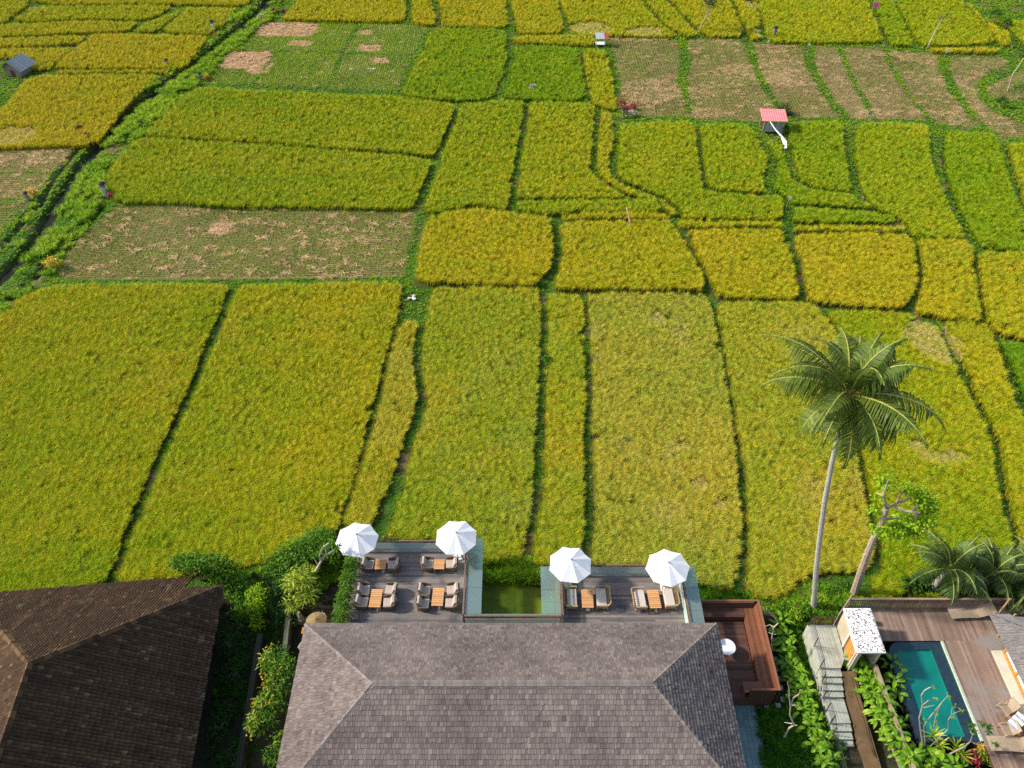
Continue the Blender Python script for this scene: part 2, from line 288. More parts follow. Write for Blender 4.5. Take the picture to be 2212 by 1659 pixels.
# ---------------- paddies: (tint 0 green .. 1 gold, terrace height, label words, outline) ----------------
def pp(s): return [tuple(float(v) for v in q.split(',')) for q in s.split()]
RICE = [
('N1',.55,0,'large olive paddy at the lower left beside the old tiled roof','-260,760 -60,690 0,668 40,634 85,613 150,606 300,604 440,606 486,608 494,613 468,680 433,750 414,811 370,900 320,1012 285,1092 254,1180 226,1246 200,1262 60,1300 -80,1330 -300,1330'),
('N2',.56,0,'large olive paddy between the tiled roof and the parasol deck','505,612 560,606 700,603 850,602 866,608 866,640 858,680 842,720 823,802 795,900 775,980 755,1050 735,1108 722,1143 650,1165 590,1200 530,1218 430,1228 370,1245 300,1256 240,1256 267,1180 330,1025 427,811 455,741 480,686 500,625'),
('N3',.60,0,'narrow curved rice strip left of the first parasol','861,688 899,684 902,695 893,740 891,786 898,836 898,870 884,913 866,960 848,1020 821,1086 800,1130 790,1160 770,1165 735,1150 740,1108 760,1050 780,985 800,925 811,873 821,846 831,793 841,746 856,703'),
('N4',.56,0,'long rice paddy behind the second parasol','931,621 944,614 1044,611 1158,613 1166,625 1169,686 1166,760 1163,836 1158,903 1154,986 1149,1053 1148,1106 1140,1160 1125,1200 1045,1214 1030,1170 960,1165 834,1157 829,1150 848,1103 869,1036 883,970 901,920 914,880 918,853 908,803 906,753 914,703 924,646'),
('N5',.55,0,'narrow straight rice strip running down to the third parasol','1180,629 1194,626 1256,631 1262,660 1263,753 1266,853 1261,953 1264,1020 1264,1106 1260,1163 1250,1218 1139,1212 1152,1147 1168,1070 1173,986 1174,886 1178,803 1184,780 1179,736 1181,670'),
('N6',.60,0,'broad pale paddy right of the narrow straight strip','1264,632 1278,626 1378,625 1511,628 1534,641 1545,690 1560,760 1575,850 1590,950 1600,1050 1605,1130 1604,1190 1592,1240 1584,1268 1540,1265 1493,1246 1490,1225 1400,1222 1275,1218 1276,1163 1284,1106 1281,1020 1276,920 1276,820 1273,720'),
('N7',.58,0,'rice paddy below the left side of the tall palm crown','1547,646 1585,644 1660,643 1725,644 1758,652 1790,682 1809,711 1822,760 1838,850 1852,950 1864,1032 1877,1091 1885,1129 1894,1185 1885,1222 1860,1228 1754,1233 1725,1254 1699,1281 1640,1288 1608,1270 1614,1200 1612,1050 1597,950 1580,850 1565,760 1552,690'),
('N8',.52,0,'rice paddy under the right side of the tall palm crown','1800,685 1784,666 1830,662 1881,661 1953,667 1995,684 2029,694 2046,732 2079,804 2092,838 2126,897 2151,965 2155,1028 2168,1087 2196,1165 2200,1250 2190,1288 2040,1290 1975,1288 1960,1240 1905,1240 1902,1170 1893,1120 1880,1065 1866,980 1852,880 1838,800 1825,735'),
('N8b',.34,0,'small square of green rice behind the pool fence','1884,1240 1905,1232 1960,1236 1970,1288 1880,1290'),
('N9',.62,0,'yellow rice strip curving down the right edge','2036,690 2050,686 2130,690 2151,720 2172,779 2189,830 2214,889 2260,1000 2300,1120 2330,1300 2230,1290 2210,1170 2184,1087 2172,1028 2166,970 2143,905 2109,845 2094,800 2060,735'),
('N10',.10,-.2,'dark green rice paddy at the right edge','2158,726 2212,735 2300,745 2400,800 2400,1100 2290,1010 2235,900 2205,830 2185,780'),
('R2',.69,.3,'golden paddy with a bulging far edge in the middle','921,464 937,457 984,447 1031,440 1071,447 1114,455 1188,458 1192,500 1194,553 1184,580 1163,597 1162,609 1044,606 893,603 899,553 904,520'),
('R3',.68,.3,'golden paddy with an orange pole standing in it','1207,474 1271,470 1437,468 1451,474 1475,505 1500,553 1519,583 1523,605 1511,621 1311,616 1197,618 1194,603 1208,570 1214,533'),
('R3a',.66,.45,'thin golden strip along the far edge of the pole paddy','1204,462 1271,452 1430,452 1444,462 1440,464 1271,464 1207,468'),
('R4a',.68,.45,'thin golden strip right of the pole paddy','1460,467 1540,471 1690,472 1692,484 1600,480 1540,484 1470,483'),
('R4',.70,.3,'golden paddy left of the middle green bund','1478,492 1575,486 1692,489 1701,517 1715,553 1725,610 1727,639 1640,636 1548,635 1535,600 1515,560 1495,520'),
('R5a',.70,.45,'thin golden strip in front of the dull green terrace','1710,479 1951,482 1959,492 1711,489'),
('R5',.68,.3,'golden paddy just above the tall palm','1714,498 1875,494 1960,500 1978,520 1983,553 1985,600 1968,640 1952,658 1850,655 1762,645 1748,640 1740,600 1730,560 1720,530'),
('R6',.68,.2,'golden paddy right of the one above the palm','1982,511 2025,507 2089,512 2103,527 2106,560 2115,610 2124,660 2123,686 2050,682 1985,668 1978,660 1990,620 1995,580 1989,540'),
('R7',.66,.1,'golden paddy cut by the right edge of the photograph','2115,534 2208,537 2300,545 2400,560 2400,760 2300,730 2212,725 2160,715 2135,690 2125,640 2118,590'),
('M1',.48,.15,'wide bright paddy beside the grassy ditch, farther half','427,183 533,187 737,198 854,203 979,217 982,227 964,273 944,317 934,331 871,323 737,315 533,299 333,287 305,286 350,240 393,203'),
('M2',.49,.1,'wide bright paddy beside the grassy ditch, nearer half','293,294 333,291 533,303 737,320 871,329 928,338 932,348 922,370 904,410 890,445 737,442 500,440 333,430 247,432 227,393 221,383 240,350 267,314'),
('M3',.49,.1,'rice paddy with a straight ditch on each side','991,222 1021,215 1087,210 1130,213 1130,240 1119,293 1109,350 1102,400 1098,447 1060,441 1031,433 985,442 950,450 912,452 916,433 940,373 948,347 950,328 973,283'),
('M4',.50,.1,'yellow green paddy right of the two straight ditches','1142,217 1171,213 1282,218 1284,240 1280,293 1275,353 1285,377 1320,401 1347,414 1340,421 1114,422 1116,400 1123,350 1130,307 1139,250'),
('M4b',.45,.2,'narrow green strip in front of the yellow green paddy','1114,428 1304,424 1417,424 1424,437 1434,449 1300,449 1204,455 1114,452'),
('M5',.60,.05,'thin curving rice ribbon between two dark ditches','1297,234 1317,238 1325,253 1325,300 1315,337 1316,367 1336,390 1377,407 1431,425 1454,442 1464,458 1451,461 1434,443 1421,426 1361,414 1313,391 1291,370 1288,353 1291,300 1293,260'),
('M6',.48,.05,'paddy in front of the red cordyline shrubs','1337,264 1371,258 1475,255 1500,260 1506,300 1511,350 1518,398 1531,407 1608,413 1688,418 1693,433 1692,466 1575,466 1478,465 1461,440 1437,420 1387,400 1342,383 1331,367 1335,317'),
('M7',.44,.05,'paddy left of the red roofed hut','1510,263 1558,262 1608,263 1631,277 1641,307 1658,327 1658,350 1646,377 1650,397 1659,409 1528,402 1520,350 1515,300'),
('M8',.36,.0,'narrow dull green strip below the red roofed hut','1653,297 1680,300 1695,320 1699,350 1714,383 1744,400 1808,409 1841,413 1866,430 1888,442 1775,436 1708,432 1698,418 1668,402 1678,373 1677,333'),
('M8b',.33,.0,'dull green terrace strip below the hut','1717,439 1775,444 1888,452 1931,461 1941,474 1710,474'),
('M9',.40,.0,'dull green paddy right of the red roofed hut','1707,262 1741,256 1823,258 1824,317 1834,360 1843,400 1839,408 1751,396 1728,383 1718,350 1708,318 1700,300'),
('M10',.42,.0,'tall green paddy in front of the stubble strips','1848,264 1908,258 2004,263 2012,280 2010,317 2019,360 2036,393 2050,433 2062,460 2078,485 2090,509 2008,506 1978,506 1961,481 1941,462 1888,443 1867,413 1857,383 1847,340'),
('M11',.36,-.1,'darker green paddy near the right edge','2044,278 2141,280 2159,295 2173,350 2189,400 2212,452 2260,560 2208,532 2125,530 2103,500 2087,467 2070,433 2050,383 2040,333'),
('M12',.50,-.1,'sliver of rice at the right edge beside the stubble','2178,301 2212,304 2300,315 2330,620 2260,520 2212,430 2200,383 2183,327'),
('U2',.36,.0,'bright green paddy behind the centre ditches','931,55 1084,58 1095,75 1094,117 1088,153 1072,187 1060,208 971,212 861,200 888,147 911,100'),
('U3',.62,.1,'thin yellow strip beside the small grey hut','1109,72 1284,70 1284,92 1204,90 1109,86'),
('U4',.25,.0,'deep green paddy in the middle distance','1110,91 1251,97 1256,133 1269,213 1084,208 1098,170 1107,127'),
('U5',.60,.0,'narrow yellow strip below the small grey hut','1257,100 1309,104 1320,143 1335,232 1311,229 1276,216 1267,173'),
('T1',.70,.0,'golden paddy at the far edge left of centre','603,36 613,28 636,0 668,-45 880,-45 877,0 874,42 737,40'),
('T2',.66,.0,'small golden paddy between two far bunds','892,-45 930,-45 932,0 941,33 939,49 888,47 889,0'),
('T3',.68,.0,'golden paddy behind the bright green one','944,-45 1085,-45 1091,0 1099,45 1087,55 953,51 952,33 944,0'),
('T4',.66,.0,'golden paddy at the far edge in the centre','1104,-45 1190,-45 1205,0 1221,66 1116,68 1110,30 1100,0'),
('T5',.60,.0,'olive paddy with flattened pale patches','1200,-45 1370,-45 1386,0 1430,50 1470,74 1350,72 1240,71 1222,30 1210,0'),
('T6',.58,.0,'narrow olive strip right of the flattened patches','1380,-45 1425,-45 1441,0 1512,73 1480,74 1438,50 1395,0'),
('T7',.62,.0,'paddy behind the lone far tree','1434,-45 1560,-45 1580,0 1611,73 1522,74 1450,0'),
('T8',.62,.0,'small yellow paddy right of the lone far tree','1575,-45 1610,-45 1621,0 1646,33 1641,56 1651,78 1620,80 1605,45 1587,0'),
('T9',.52,.0,'wide olive paddy at the far right','1615,-45 1868,-45 1878,3 1909,78 1900,85 1751,86 1662,86 1648,50 1650,33 1626,0'),
('T10',.40,.0,'narrow green strip left of the leaning bamboo pole','1876,-45 1920,-45 1931,3 1979,92 1921,91 1888,3'),
('T11',.46,.0,'large green paddy behind the leaning bamboo pole','1925,-45 2060,-45 2081,3 2121,43 2156,87 2021,94 1985,91 1935,3'),
('T12',.64,.0,'yellow curved paddy at the far right','2085,3 2100,3 2125,37 2160,58 2178,63 2188,90 2163,92 2125,43'),
('T13',.66,.1,'thin yellow strip behind the stubble strips','2010,98 2158,99 2158,107 2010,106'),
('T14',.52,.0,'olive paddy at the far right corner','2135,35 2330,45 2400,150 2215,105 2195,70 2180,55'),
('A2',.58,.0,'olive yellow paddy in the far left corner','67,8 370,6 345,27 305,38 200,35 40,42 28,36'),
('A3',.60,.0,'dull yellow strip at the far left','36,46 200,39 300,42 275,62 170,65 60,71 -60,76 -60,54'),
('A1',.58,.0,'small paddy at the far left corner','-60,-30 65,-30 60,6 22,28 10,46 -60,48'),
('A4',.55,.0,'slim wedge of rice at the far left','398,12 335,63 282,63 312,44 360,28'),
('A5',.62,.0,'yellow paddy beside the ditch at the top left','405,11 510,13 498,25 480,50 445,69 341,65 402,14'),
('A6',.66,.0,'golden strip at the very top left','70,-45 548,-45 538,8 400,4 68,4'),
('A7',.70,.0,'orange strip at the left edge','-60,80 0,77 187,71 165,90 0,96 -60,98'),
('A8',.72,.0,'orange gold paddy beside the ditch','200,67 443,72 446,80 400,137 380,142 112,142 125,125 168,92'),
('A9',.76,.0,'golden paddy behind the tin roofed shed','-60,101 160,97 125,123 106,143 70,148 62,122 -60,118'),
('A10',.72,.0,'thin golden strip behind the large orange paddy','118,147 360,145 360,152 240,151 118,153'),
('A11',.75,.1,'large orange paddy at the left edge','62,160 118,156 240,154 345,156 317,177 267,227 222,288 206,300 177,309 60,310 -60,320 -60,240 0,230 33,190'),
]
STUB = [   # stubble and seedlings: (name, green 0..1, straw 0..1, label, outline)
('R1',.58,.50,'217,473 260,443 347,438 520,449 901,455 899,468 888,520 871,598 520,605 130,605 143,542'),
('S1',.46,.75,'1320,82 1460,84 1470,125 1462,175 1473,215 1483,250 1400,252 1352,247 1340,190 1330,130'),
('S2',.46,.75,'1485,86 1600,84 1612,120 1635,170 1665,220 1672,240 1640,263 1500,258 1492,220 1484,170 1492,130'),
('S3',.35,.70,'1627,93 1733,100 1733,133 1763,187 1789,227 1813,253 1708,253 1683,230 1663,190 1640,143'),
('S4',.30,.65,'1760,100 1806,103 1833,167 1869,233 1879,257 1837,257 1810,223 1777,177 1763,133'),
('S5',.35,.60,'1823,103 1903,105 1923,150 1953,200 1989,243 2003,260 1897,257 1860,200 1837,150'),
('S6',.40,.65,'1920,110 2026,117 2023,140 2049,200 2089,250 2106,277 2037,270 2017,260 1977,217 1943,167'),
('S7',.40,.65,'2053,123 2170,126 2178,136 2125,160 2109,187 2116,217 2156,250 2212,270 2300,292 2300,306 2170,296 2133,277 2093,227 2063,177 2050,147'),
('S8',.50,.50,'2133,187 2175,166 2212,152 2300,140 2300,240 2212,222 2135,208'),
('U1a',.85,.10,'572,50 768,52 735,111 515,107'),
('U1b',.80,.12,'782,52 925,57 893,117 747,114'),
('U1c',.85,.10,'500,113 592,113 543,181 440,179'),
('U1d',.85,.08,'600,115 735,118 703,189 552,183'),
('U1e',.72,.15,'747,118 890,120 857,196 710,192'),
('B1',.50,.55,'-60,322 133,316 156,318 140,353 113,372 0,370 -60,370'),
('B2',.50,.50,'-60,376 0,375 108,375 85,412 50,428 0,430 -60,430'),
('B3',.80,.0,'-60,436 58,434 20,480 0,500 -60,530'),
]
LODGE = [(1418,685,22,15),(1508,1045,26,16),(1552,1090,20,12),(1640,880,10,7),(2020,735,62,50),(2040,985,60,16),(1978,960,26,16),(20,292,60,20),(1275,58,46,14),(1395,66,44,10),(1625,8,16,9),(1633,68,12,9),(845,1030,8,14),(1470,960,30,12)]
BARE = [(620,66,64,15),(532,130,52,20),(650,95,24,5),(800,105,26,7),(822,133,18,5),(560,148,26,12),(478,495,24,12),(790,72,14,4)]
DITCH = [(pp('600,-45 580,0 560,24 550,34 500,75'),.9),(pp('500,75 456,110 417,143 372,172 333,200 280,245 240,283 207,323 173,360 150,400 127,430 106,470 85,512 50,553 26,577 0,603 -60,650'),.8),
 (pp('173,320 150,345 133,367 110,400 87,443 65,460 35,500 0,538 -60,580'),.35),(pp('221,451 180,495 143,542 105,570 78,598 50,625 0,668'),.4)]
POLY = {}
for n, t, dz, lab, s in RICE: POLY[n] = [un(x, y, dz + .82)[:2] for x, y in smooth_poly(pp(s))]
SPOLY = {n: [un(x, y, .05)[:2] for x, y in pp(s)] for n, g, st, s in STUB}
DL = [([un(x, y, 0)[:2] for x, y in p], wd) for p, wd in DITCH]
LOD = [(un(x, y, .5), un(x+rx, y, .5)[0]-un(x, y, .5)[0], abs(un(x, y-ry, .5)[1]-un(x, y+ry, .5)[1])/2) for x, y, rx, ry in LODGE]
BAR = [(un(x, y, 0), un(x+rx, y, 0)[0]-un(x, y, 0)[0], abs(un(x, y-ry, 0)[1]-un(x, y+ry, 0)[1])/2) for x, y, rx, ry in BARE]
def ellw(x, y, L, k=2):
    w_ = np.zeros(len(x))
    for (c, a, b) in L:
        q = np.abs((x-c[0])/a)**k + np.abs((y-c[1])/b)**k + (fbm(x, y, 1.2, 8)-.5)*1.2
        w_ = np.maximum(w_, np.clip((1.15-q)*2.2, 0, 1))
    return w_
# village ground (everything nearer than the paddies): height and colour zones, world coordinates
POND = (-1.95, 1.95, 27.1, 29.9)
def near_edge(x):      # y below which the ground belongs to the houses and gardens
    return np.interp(x, [-60, -31, -19, -14, -10.5, -2.5, 2.6, 11, 12, 20, 32, 60], [24.8, 25.8, 28.6, 30.6, 31.6, 31.4, 29.6, 29.0, 27.3, 27.3, 27.3, 27.3])
def ground_z(x, y):
    z = np.full(len(x), 0.08)
    for n, t, dz, lab, s in RICE:
        b = POLY[n]; xs = [p[0] for p in b]; ys = [p[1] for p in b]
        k = (x > min(xs)) & (x < max(xs)) & (y > min(ys)) & (y < max(ys)); idx = np.nonzero(k)[0]
        if len(idx): z[idx[inpoly(x[idx], y[idx], b)]] = dz
    for pl, wd in DL:
        d = dpoly(x, y, pl); z -= np.clip(1.3 - d/wd, 0, 1) * (.75 if wd > .5 else .35)
    ne = near_edge(x); k = y < ne
    z = np.where(k, np.maximum(-.6, .05 - (ne - y)*.5), z)
    z = np.where((x > 20.6) & (y < 27.0), -.6, z)
    return z
# ground sheet
gx = np.concatenate([[-900, -300, -140], np.arange(-98, 98.1, .36), [140, 300, 900]]); gy = np.concatenate([[-300, -60, 0], np.arange(9, 152, .36), [190, 350, 1500]])
X, Y = np.meshgrid(gx, gy); x = X.ravel(); y = Y.ravel(); z = ground_z(x, y)
gc = np.zeros((len(x), 4), np.float32); gc[:, 3] = 1
nz = fbm(x, y, 3.0)[:, None]
mz = np.clip((fbm(x, y, 1.7, 21)-.60)*6, 0, 1)[:, None]; gc[:, :3] = (np.array([.035, .085, .010])*(1-mz) + np.array([.13, .085, .045])*mz) * (0.7 + .7*nz)
for n, t, dz, lab, s in RICE:
    k = inpoly(x, y, POLY[n]); gc[k, :3] = (.050, .048, .012)
for n, g, st, s in STUB:
    k = inpoly(x, y, SPOLY[n]); m_ = nz[k]; gc[k, :3] = np.array([.23, .125, .065])*(1-g*.8) + np.array([.085, .13, .018])*g*.8
    gc[k, :3] *= (.75 + .5*m_)
bw = ellw(x, y, BAR, 5)[:, None]; gc[:, :3] = gc[:, :3]*(1-bw*.9) + np.array([.34, .20, .11])*bw*.9
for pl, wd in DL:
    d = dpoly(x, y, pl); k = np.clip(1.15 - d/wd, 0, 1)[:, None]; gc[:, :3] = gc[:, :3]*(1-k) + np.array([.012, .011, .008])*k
kn = (y < near_edge(x)); gc[kn, :3] = np.array([.035, .032, .018]) * (0.6 + .8*nz[kn])
nx = len(gx); ny = len(gy); ii = (np.arange(ny-1)[:, None]*nx + np.arange(nx-1)[None]).ravel()
GF = np.stack([ii, ii+1, ii+nx+1, ii+nx], 1)
gm = bpy.data.materials.new('ground'); gm.use_nodes = True; t_ = gm.node_tree; a_ = t_.nodes.new('ShaderNodeAttribute'); a_.attribute_name = 'gc'
no = t_.nodes.new('ShaderNodeTexNoise'); no.inputs['Scale'].default_value = 7; no.inputs['Detail'].default_value = 8
gq = t_.nodes.new('ShaderNodeNewGeometry'); t_.links.new(gq.outputs['Position'], no.inputs[0])
mr = t_.nodes.new('ShaderNodeMapRange'); mr.inputs[1].default_value = .3; mr.inputs[2].default_value = .7; mr.inputs[3].default_value = .55; mr.inputs[4].default_value = 1.35; t_.links.new(no.outputs[0], mr.inputs[0])
vm = t_.nodes.new('ShaderNodeVectorMath'); vm.operation = 'SCALE'; t_.links.new(a_.outputs['Color'], vm.inputs[0]); t_.links.new(mr.outputs[0], vm.inputs['Scale'])
b_ = t_.nodes['Principled BSDF']; t_.links.new(vm.outputs[0], b_.inputs['Base Color']); b_.inputs['Roughness'].default_value = .95; b_.inputs['Specular IOR Level'].default_value = .1
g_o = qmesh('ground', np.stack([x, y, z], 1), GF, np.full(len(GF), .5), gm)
ca = g_o.data.color_attributes.new('gc', 'FLOAT_COLOR', 'POINT'); ca.data.foreach_set('color', gc.ravel())
tag(g_o, kind='structure')
# ditch water
M_DW = mat('ditch water', (.010,.012,.008), (.02,.02,.012), rough=.6, spec=.05, scale=1)
for pl, wd in DL[:2]:
    b = MB(); P_ = [Vector((p[0], p[1], -.42)) for p in pl]; vs = []
    for i, p in enumerate(P_):
        d = (P_[min(i+1, len(P_)-1)] - P_[max(i-1, 0)]).normalized(); r = Vector((d.y, -d.x, 0)) * wd * .75; vs += [p-r, p+r]
    b.add(vs, [(2*i, 2*i+1, 2*i+3, 2*i+2) for i in range(len(P_)-1)]); tag(b.build('water', M_DW), kind='structure')

# rice
def dens(yv): return np.interp(yv, [24, 45, 70, 100, 135], [44, 34, 25, 18, 15])
def csize(yv): return np.interp(yv, [24, 45, 70, 100, 135], [.84, .84, .86, .90, .94])
def fillpts(poly, jitter=.10, inset=.24):
    xs = [p[0] for p in poly]; ys = [p[1] for p in poly]; x0, x1, y0, y1 = min(xs), max(xs), min(ys), max(ys)
    n = int((x1-x0)*(y1-y0)*56) + 1; px = RNG.uniform(x0, x1, n); py = RNG.uniform(y0, y1, n)
    k = RNG.uniform(0, 56, n) < dens(py); px = px[k]; py = py[k]
    jx = (fbm(px, py, 1.1, 3)-.5)*jitter*2; jy = (fbm(px, py, 1.1, 5)-.5)*jitter*2
    k = inpoly(px+jx, py+jy, poly) & (np.abs(px) < py*.66 + 26); px = px[k]; py = py[k]
    k = dpoly(px, py, poly + poly[:1]) > inset*RNG.uniform(.75, 1.15, len(px))
    return px[k], py[k]
tot = 0
for fi, (n, t, dz, lab, s) in enumerate(RICE):
    poly = POLY[n]; px, py = fillpts(poly, inset=.10 if n in ('R3a','R4a','R5a','T13','A4','A10') else (.17 if n[0] == 'N' else .13))
    if n in ('N2', 'N3', 'N4', 'N6'):
        k = ~((px > -10.6) & (px < -2.6) & (py < 31.4)); k &= ~((px > 2.6) & (px < 10.9) & (py < 29.5)); px = px[k]; py = py[k]
    near = np.clip((60-py)/35, 0, 1)
    patch = (fbm(px, py, 9, fi*.37) - .5) * (.36 if n[0] == 'N' else .22) + (fbm(px, py, 1.6, fi) - .5)*.16
    patch += (fbm(px*.12, py + .06*px, 1.3, fi+2)-.5) * (.10 if n[0] == 'N' else .20)
    tint = t + patch + RNG.normal(0, .045, len(px))
    if n == 'N1': tint -= .07*np.clip((42-py)/12, 0, 1)
    if n == 'N8': tint -= .10*np.clip((36-py)/8, 0, 1)
    pale = np.clip((fbm(px, py, 4, fi+3)-.55)*1.5, 0, .5) * (dict(N6=.55, N7=.3, N4=.2, N3=.22, N5=.25).get(n, .05)) + dict(N6=.12, N7=.06, N3=.04, N4=.04, N5=.03).get(n, 0)
    lw = ellw(px, py, LOD)
    pz = np.full(len(px), dz - .02); sc_ = csize(py) * (1 + (fbm(px, py, 2.2, fi+9)-.5)*.14) * RNG.uniform(.86, 1.12, len(px))
    k = lw < .5
    ln = RNG.normal(0, .09, (len(px), 2)); ln[:, 1] += .10
    o = scatter('rice_crop', 'rice', np.stack([px, py, pz], 1)[k], tint[k], pale[k], sc_[k], RNG.uniform(0, 2*pi, k.sum()), ln[k])
    if o: tag(o, lab, 'rice paddy', kind='stuff')
    tot += len(px)
    if (~k).sum() > 3:
        q = ~k; c = scatter('flattened_rice', 'lodged', np.stack([px, py, pz], 1)[q], tint[q], np.clip(.35 + RNG.normal(0, .2, q.sum()), 0, .9), sc_[q]*.8, RNG.uniform(.1, 1.2, q.sum()))
        tag(c, 'flattened pale rice lying down in ' + lab.replace('with flattened pale patches', 'at the far edge'), 'flattened rice', kind='stuff')
print('rice', tot)
# stubble
SG = dict(R1=(.34, .30), U1a=(.30,.36), U1b=(.30,.36), U1c=(.30,.36), U1d=(.30,.36), U1e=(.30,.36))
sp_all = []; st_all = []
for n, g, st, s in STUB:
    poly = SPOLY[n]; xs = [p[0] for p in poly]; ys = [p[1] for p in poly]
    dx_, dy_ = SG.get(n, (.34, .42)); a, b = np.meshgrid(np.arange(min(xs), max(xs), dx_), np.arange(min(ys), max(ys), dy_)); px = a.ravel(); py = b.ravel()
    ang = .05 if n != 'R1' else .12
    py = py + (px - min(xs))*ang*.3; px = px + RNG.normal(0, .025, len(px)); py = py + RNG.normal(0, .03, len(py)) + .25*np.sin(px*.12)
    k = inpoly(px, py, poly); bare = ellw(px, py, BAR, 5); k &= bare < .4; px = px[k]; py = py[k]
    sp_all.append(np.stack([px, py, np.full(len(px), .05), g*.62 + .10 + .12*(n[0] == 'U') + (fbm(px, py, 6, 2)-.5)*.5 + RNG.normal(0, .08, len(px)), np.clip(.55-g*.8 + (fbm(px, py, 5, 6)-.5)*.9, 0, .8)], 1))
    A_ = (max(xs)-min(xs))*(max(ys)-min(ys)); m_ = int(A_*7); px = RNG.uniform(min(xs), max(xs), m_); py = RNG.uniform(min(ys), max(ys), m_)
    k = inpoly(px, py, poly); px = px[k]; py = py[k]
    f = fbm(px*(.55 if n[0] != 'S' else .35), py, 2.2, 4); k = (RNG.uniform(0, 1, len(px)) < np.clip((f - ((.80 if n[0] != 'S' else .85) - st*.46))*(7 if n != 'R1' else 2.2), .03 if n[0] == 'U' else .10, .9 if n != 'R1' else .5)) | (ellw(px, py, BAR, 5) > .3)
    if n == 'U1a': k &= True
    px = px[k]; py = py[k]
    st_all.append(np.stack([px, py, np.full(len(px), .06)], 1))
for (n, g, st, s), q in zip(STUB, sp_all):
    o = scatter('stubble', 'stubble', q[:, :3], np.clip(q[:, 3], 0, 1), q[:, 4], np.interp(q[:, 1], [30, 80, 140], [1.0, 1.15, 1.3])*(1 if g < .7 else 1.15), RNG.uniform(0, 2*pi, len(q)))
    if o: tag(o, kind='stuff')
q = np.concatenate(st_all); o = scatter('straw', 'straw', q, RNG.normal(.5, .16, len(q)), 0, RNG.uniform(.6, 1.1, len(q)), RNG.normal(0, .45, len(q))); tag(o, kind='stuff'); print('straw', len(q), 'stub', sum(len(a) for a in sp_all))
# grass on bunds and banks
n = 330000; py = RNG.uniform(24, 146, n); px = RNG.uniform(-1, 1, n) * (py*.66 + 22)
k = RNG.uniform(0, 1, n) < (py*.66+22)/(146*.66+22)*np.interp(py, [24, 60, 146], [1.0, .85, .6])*1.6; px = px[k]; py = py[k]
k = py > near_edge(px)
for P_ in list(POLY.values()) + list(SPOLY.values()):
    b = np.array([p[:2] for p in P_]); kk = np.nonzero(k & (px > b[:, 0].min()) & (px < b[:, 0].max()) & (py > b[:, 1].min()) & (py < b[:, 1].max()))[0]
    if len(kk): k[kk[inpoly(px[kk], py[kk], P_)]] = False
px = px[k]; py = py[k]
dd = np.min([dpoly(px, py, pl)/wd for pl, wd in DL], 0); k = dd > np.where(RNG.uniform(0, 1, len(px)) < .25, .5, .95); px = px[k]; py = py[k]; dd = dd[k]
k = ~((px > -10.6) & (px < -1.6) & (py < 31.3)); px = px[k]; py = py[k]
k = RNG.uniform(0, 1, len(px)) > np.clip((fbm(px, py, 1.7, 21)-.60)*5, 0, .8); px = px[k]; py = py[k]
tint = .48 + .22*np.clip((py-45)/40, 0, 1) + (fbm(px, py, 5, 1)-.5)*.7 + RNG.normal(0, .08, len(px))
d0 = dpoly(px, py, DL[1][0]); tint += .12*(d0 < 9)
z = ground_z(px, py)
o = scatter('grass', 'grass', np.stack([px, py, z-.01], 1), tint, np.where(RNG.uniform(0, 1, len(px)) < .04, .5, 0), np.interp(py, [24, 60, 140], [.62, .95, 1.35])*RNG.uniform(.7, 1.2, len(px)), RNG.uniform(0, 2*pi, len(px)))
tag(o, 'short green grass on the bunds between the paddies', 'grass', kind='stuff'); print('grass', len(px))
# tall bank grass
n = 26000; py = RNG.uniform(38, 140, n); px = RNG.uniform(-75, -28, n)
d0 = np.min([dpoly(px, py, DL[0][0]), dpoly(px, py, DL[1][0])], 0); side = np.zeros(n)
main = DL[1][0]; xs_at = np.interp(py, [p[1] for p in main][::-1], [p[0] for p in main][::-1]); right = px - xs_at
f = fbm(px, py, 3.2, 12)
k = (d0 > .7) & (((right > 0) & (right < 4.6) & (f > .43)) | ((right < 0) & (right > -2.4) & (f > .60)))
for P_ in list(POLY.values()) + list(SPOLY.values()): k &= ~inpoly(px, py, P_)
px = px[k]; py = py[k]; f = f[k]; z = ground_z(px, py)
o = scatter('tall_grass', 'tall', np.stack([px, py, z-.02], 1), np.clip(.66 + (f-.5)*.9 + RNG.normal(0, .08, len(px)), .2, 1), 0, RNG.uniform(.6, 1.25, len(px)), RNG.uniform(0, 2*pi, len(px)))
tag(o, 'tall bright green grass along the diagonal ditch', 'grass', kind='stuff'); print('tall', len(px))
# ---------------- materials for the built things ----------------
M_SHAKE = mat('wooden shingles', (.078,.057,.052), (.235,.190,.162), rough=.9, attr=True, scale=1.1, spec=.15, c3=(.142,.113,.102))
M_CAP = mat('ridge shingles', (.115,.096,.086), (.215,.18,.16), rough=.9, attr=True, scale=3, spec=.15)
M_TILE = mat('old clay tiles', (.026,.014,.009), (.14,.080,.038), rough=.9, attr=True, scale=.7, spec=.15, c3=(.058,.033,.018), dirt=((.12,.10,.055), 1.1, .63))
M_THATCH = mat('grey thatch', (.16,.14,.13), (.30,.27,.26), rough=1, attr=True, scale=2, stretch=(1,6,1), spec=.1, bump=.6, bscale=14)
M_WALLC = mat('cream render', (.42,.36,.26), (.34,.28,.19), rough=.9, scale=1.5, dirt=((.16,.12,.07), 1.2, .62))
M_WALLB = mat('brown mud render', (.17,.10,.045), (.10,.062,.03), rough=.95, scale=1.2, dirt=((.05,.055,.02), 2.2, .58))
M_STONE = mat('grey green stone', (.38,.38,.31), (.29,.29,.23), rough=.85, scale=3, dirt=((.22,.23,.15), 1.1, .62))
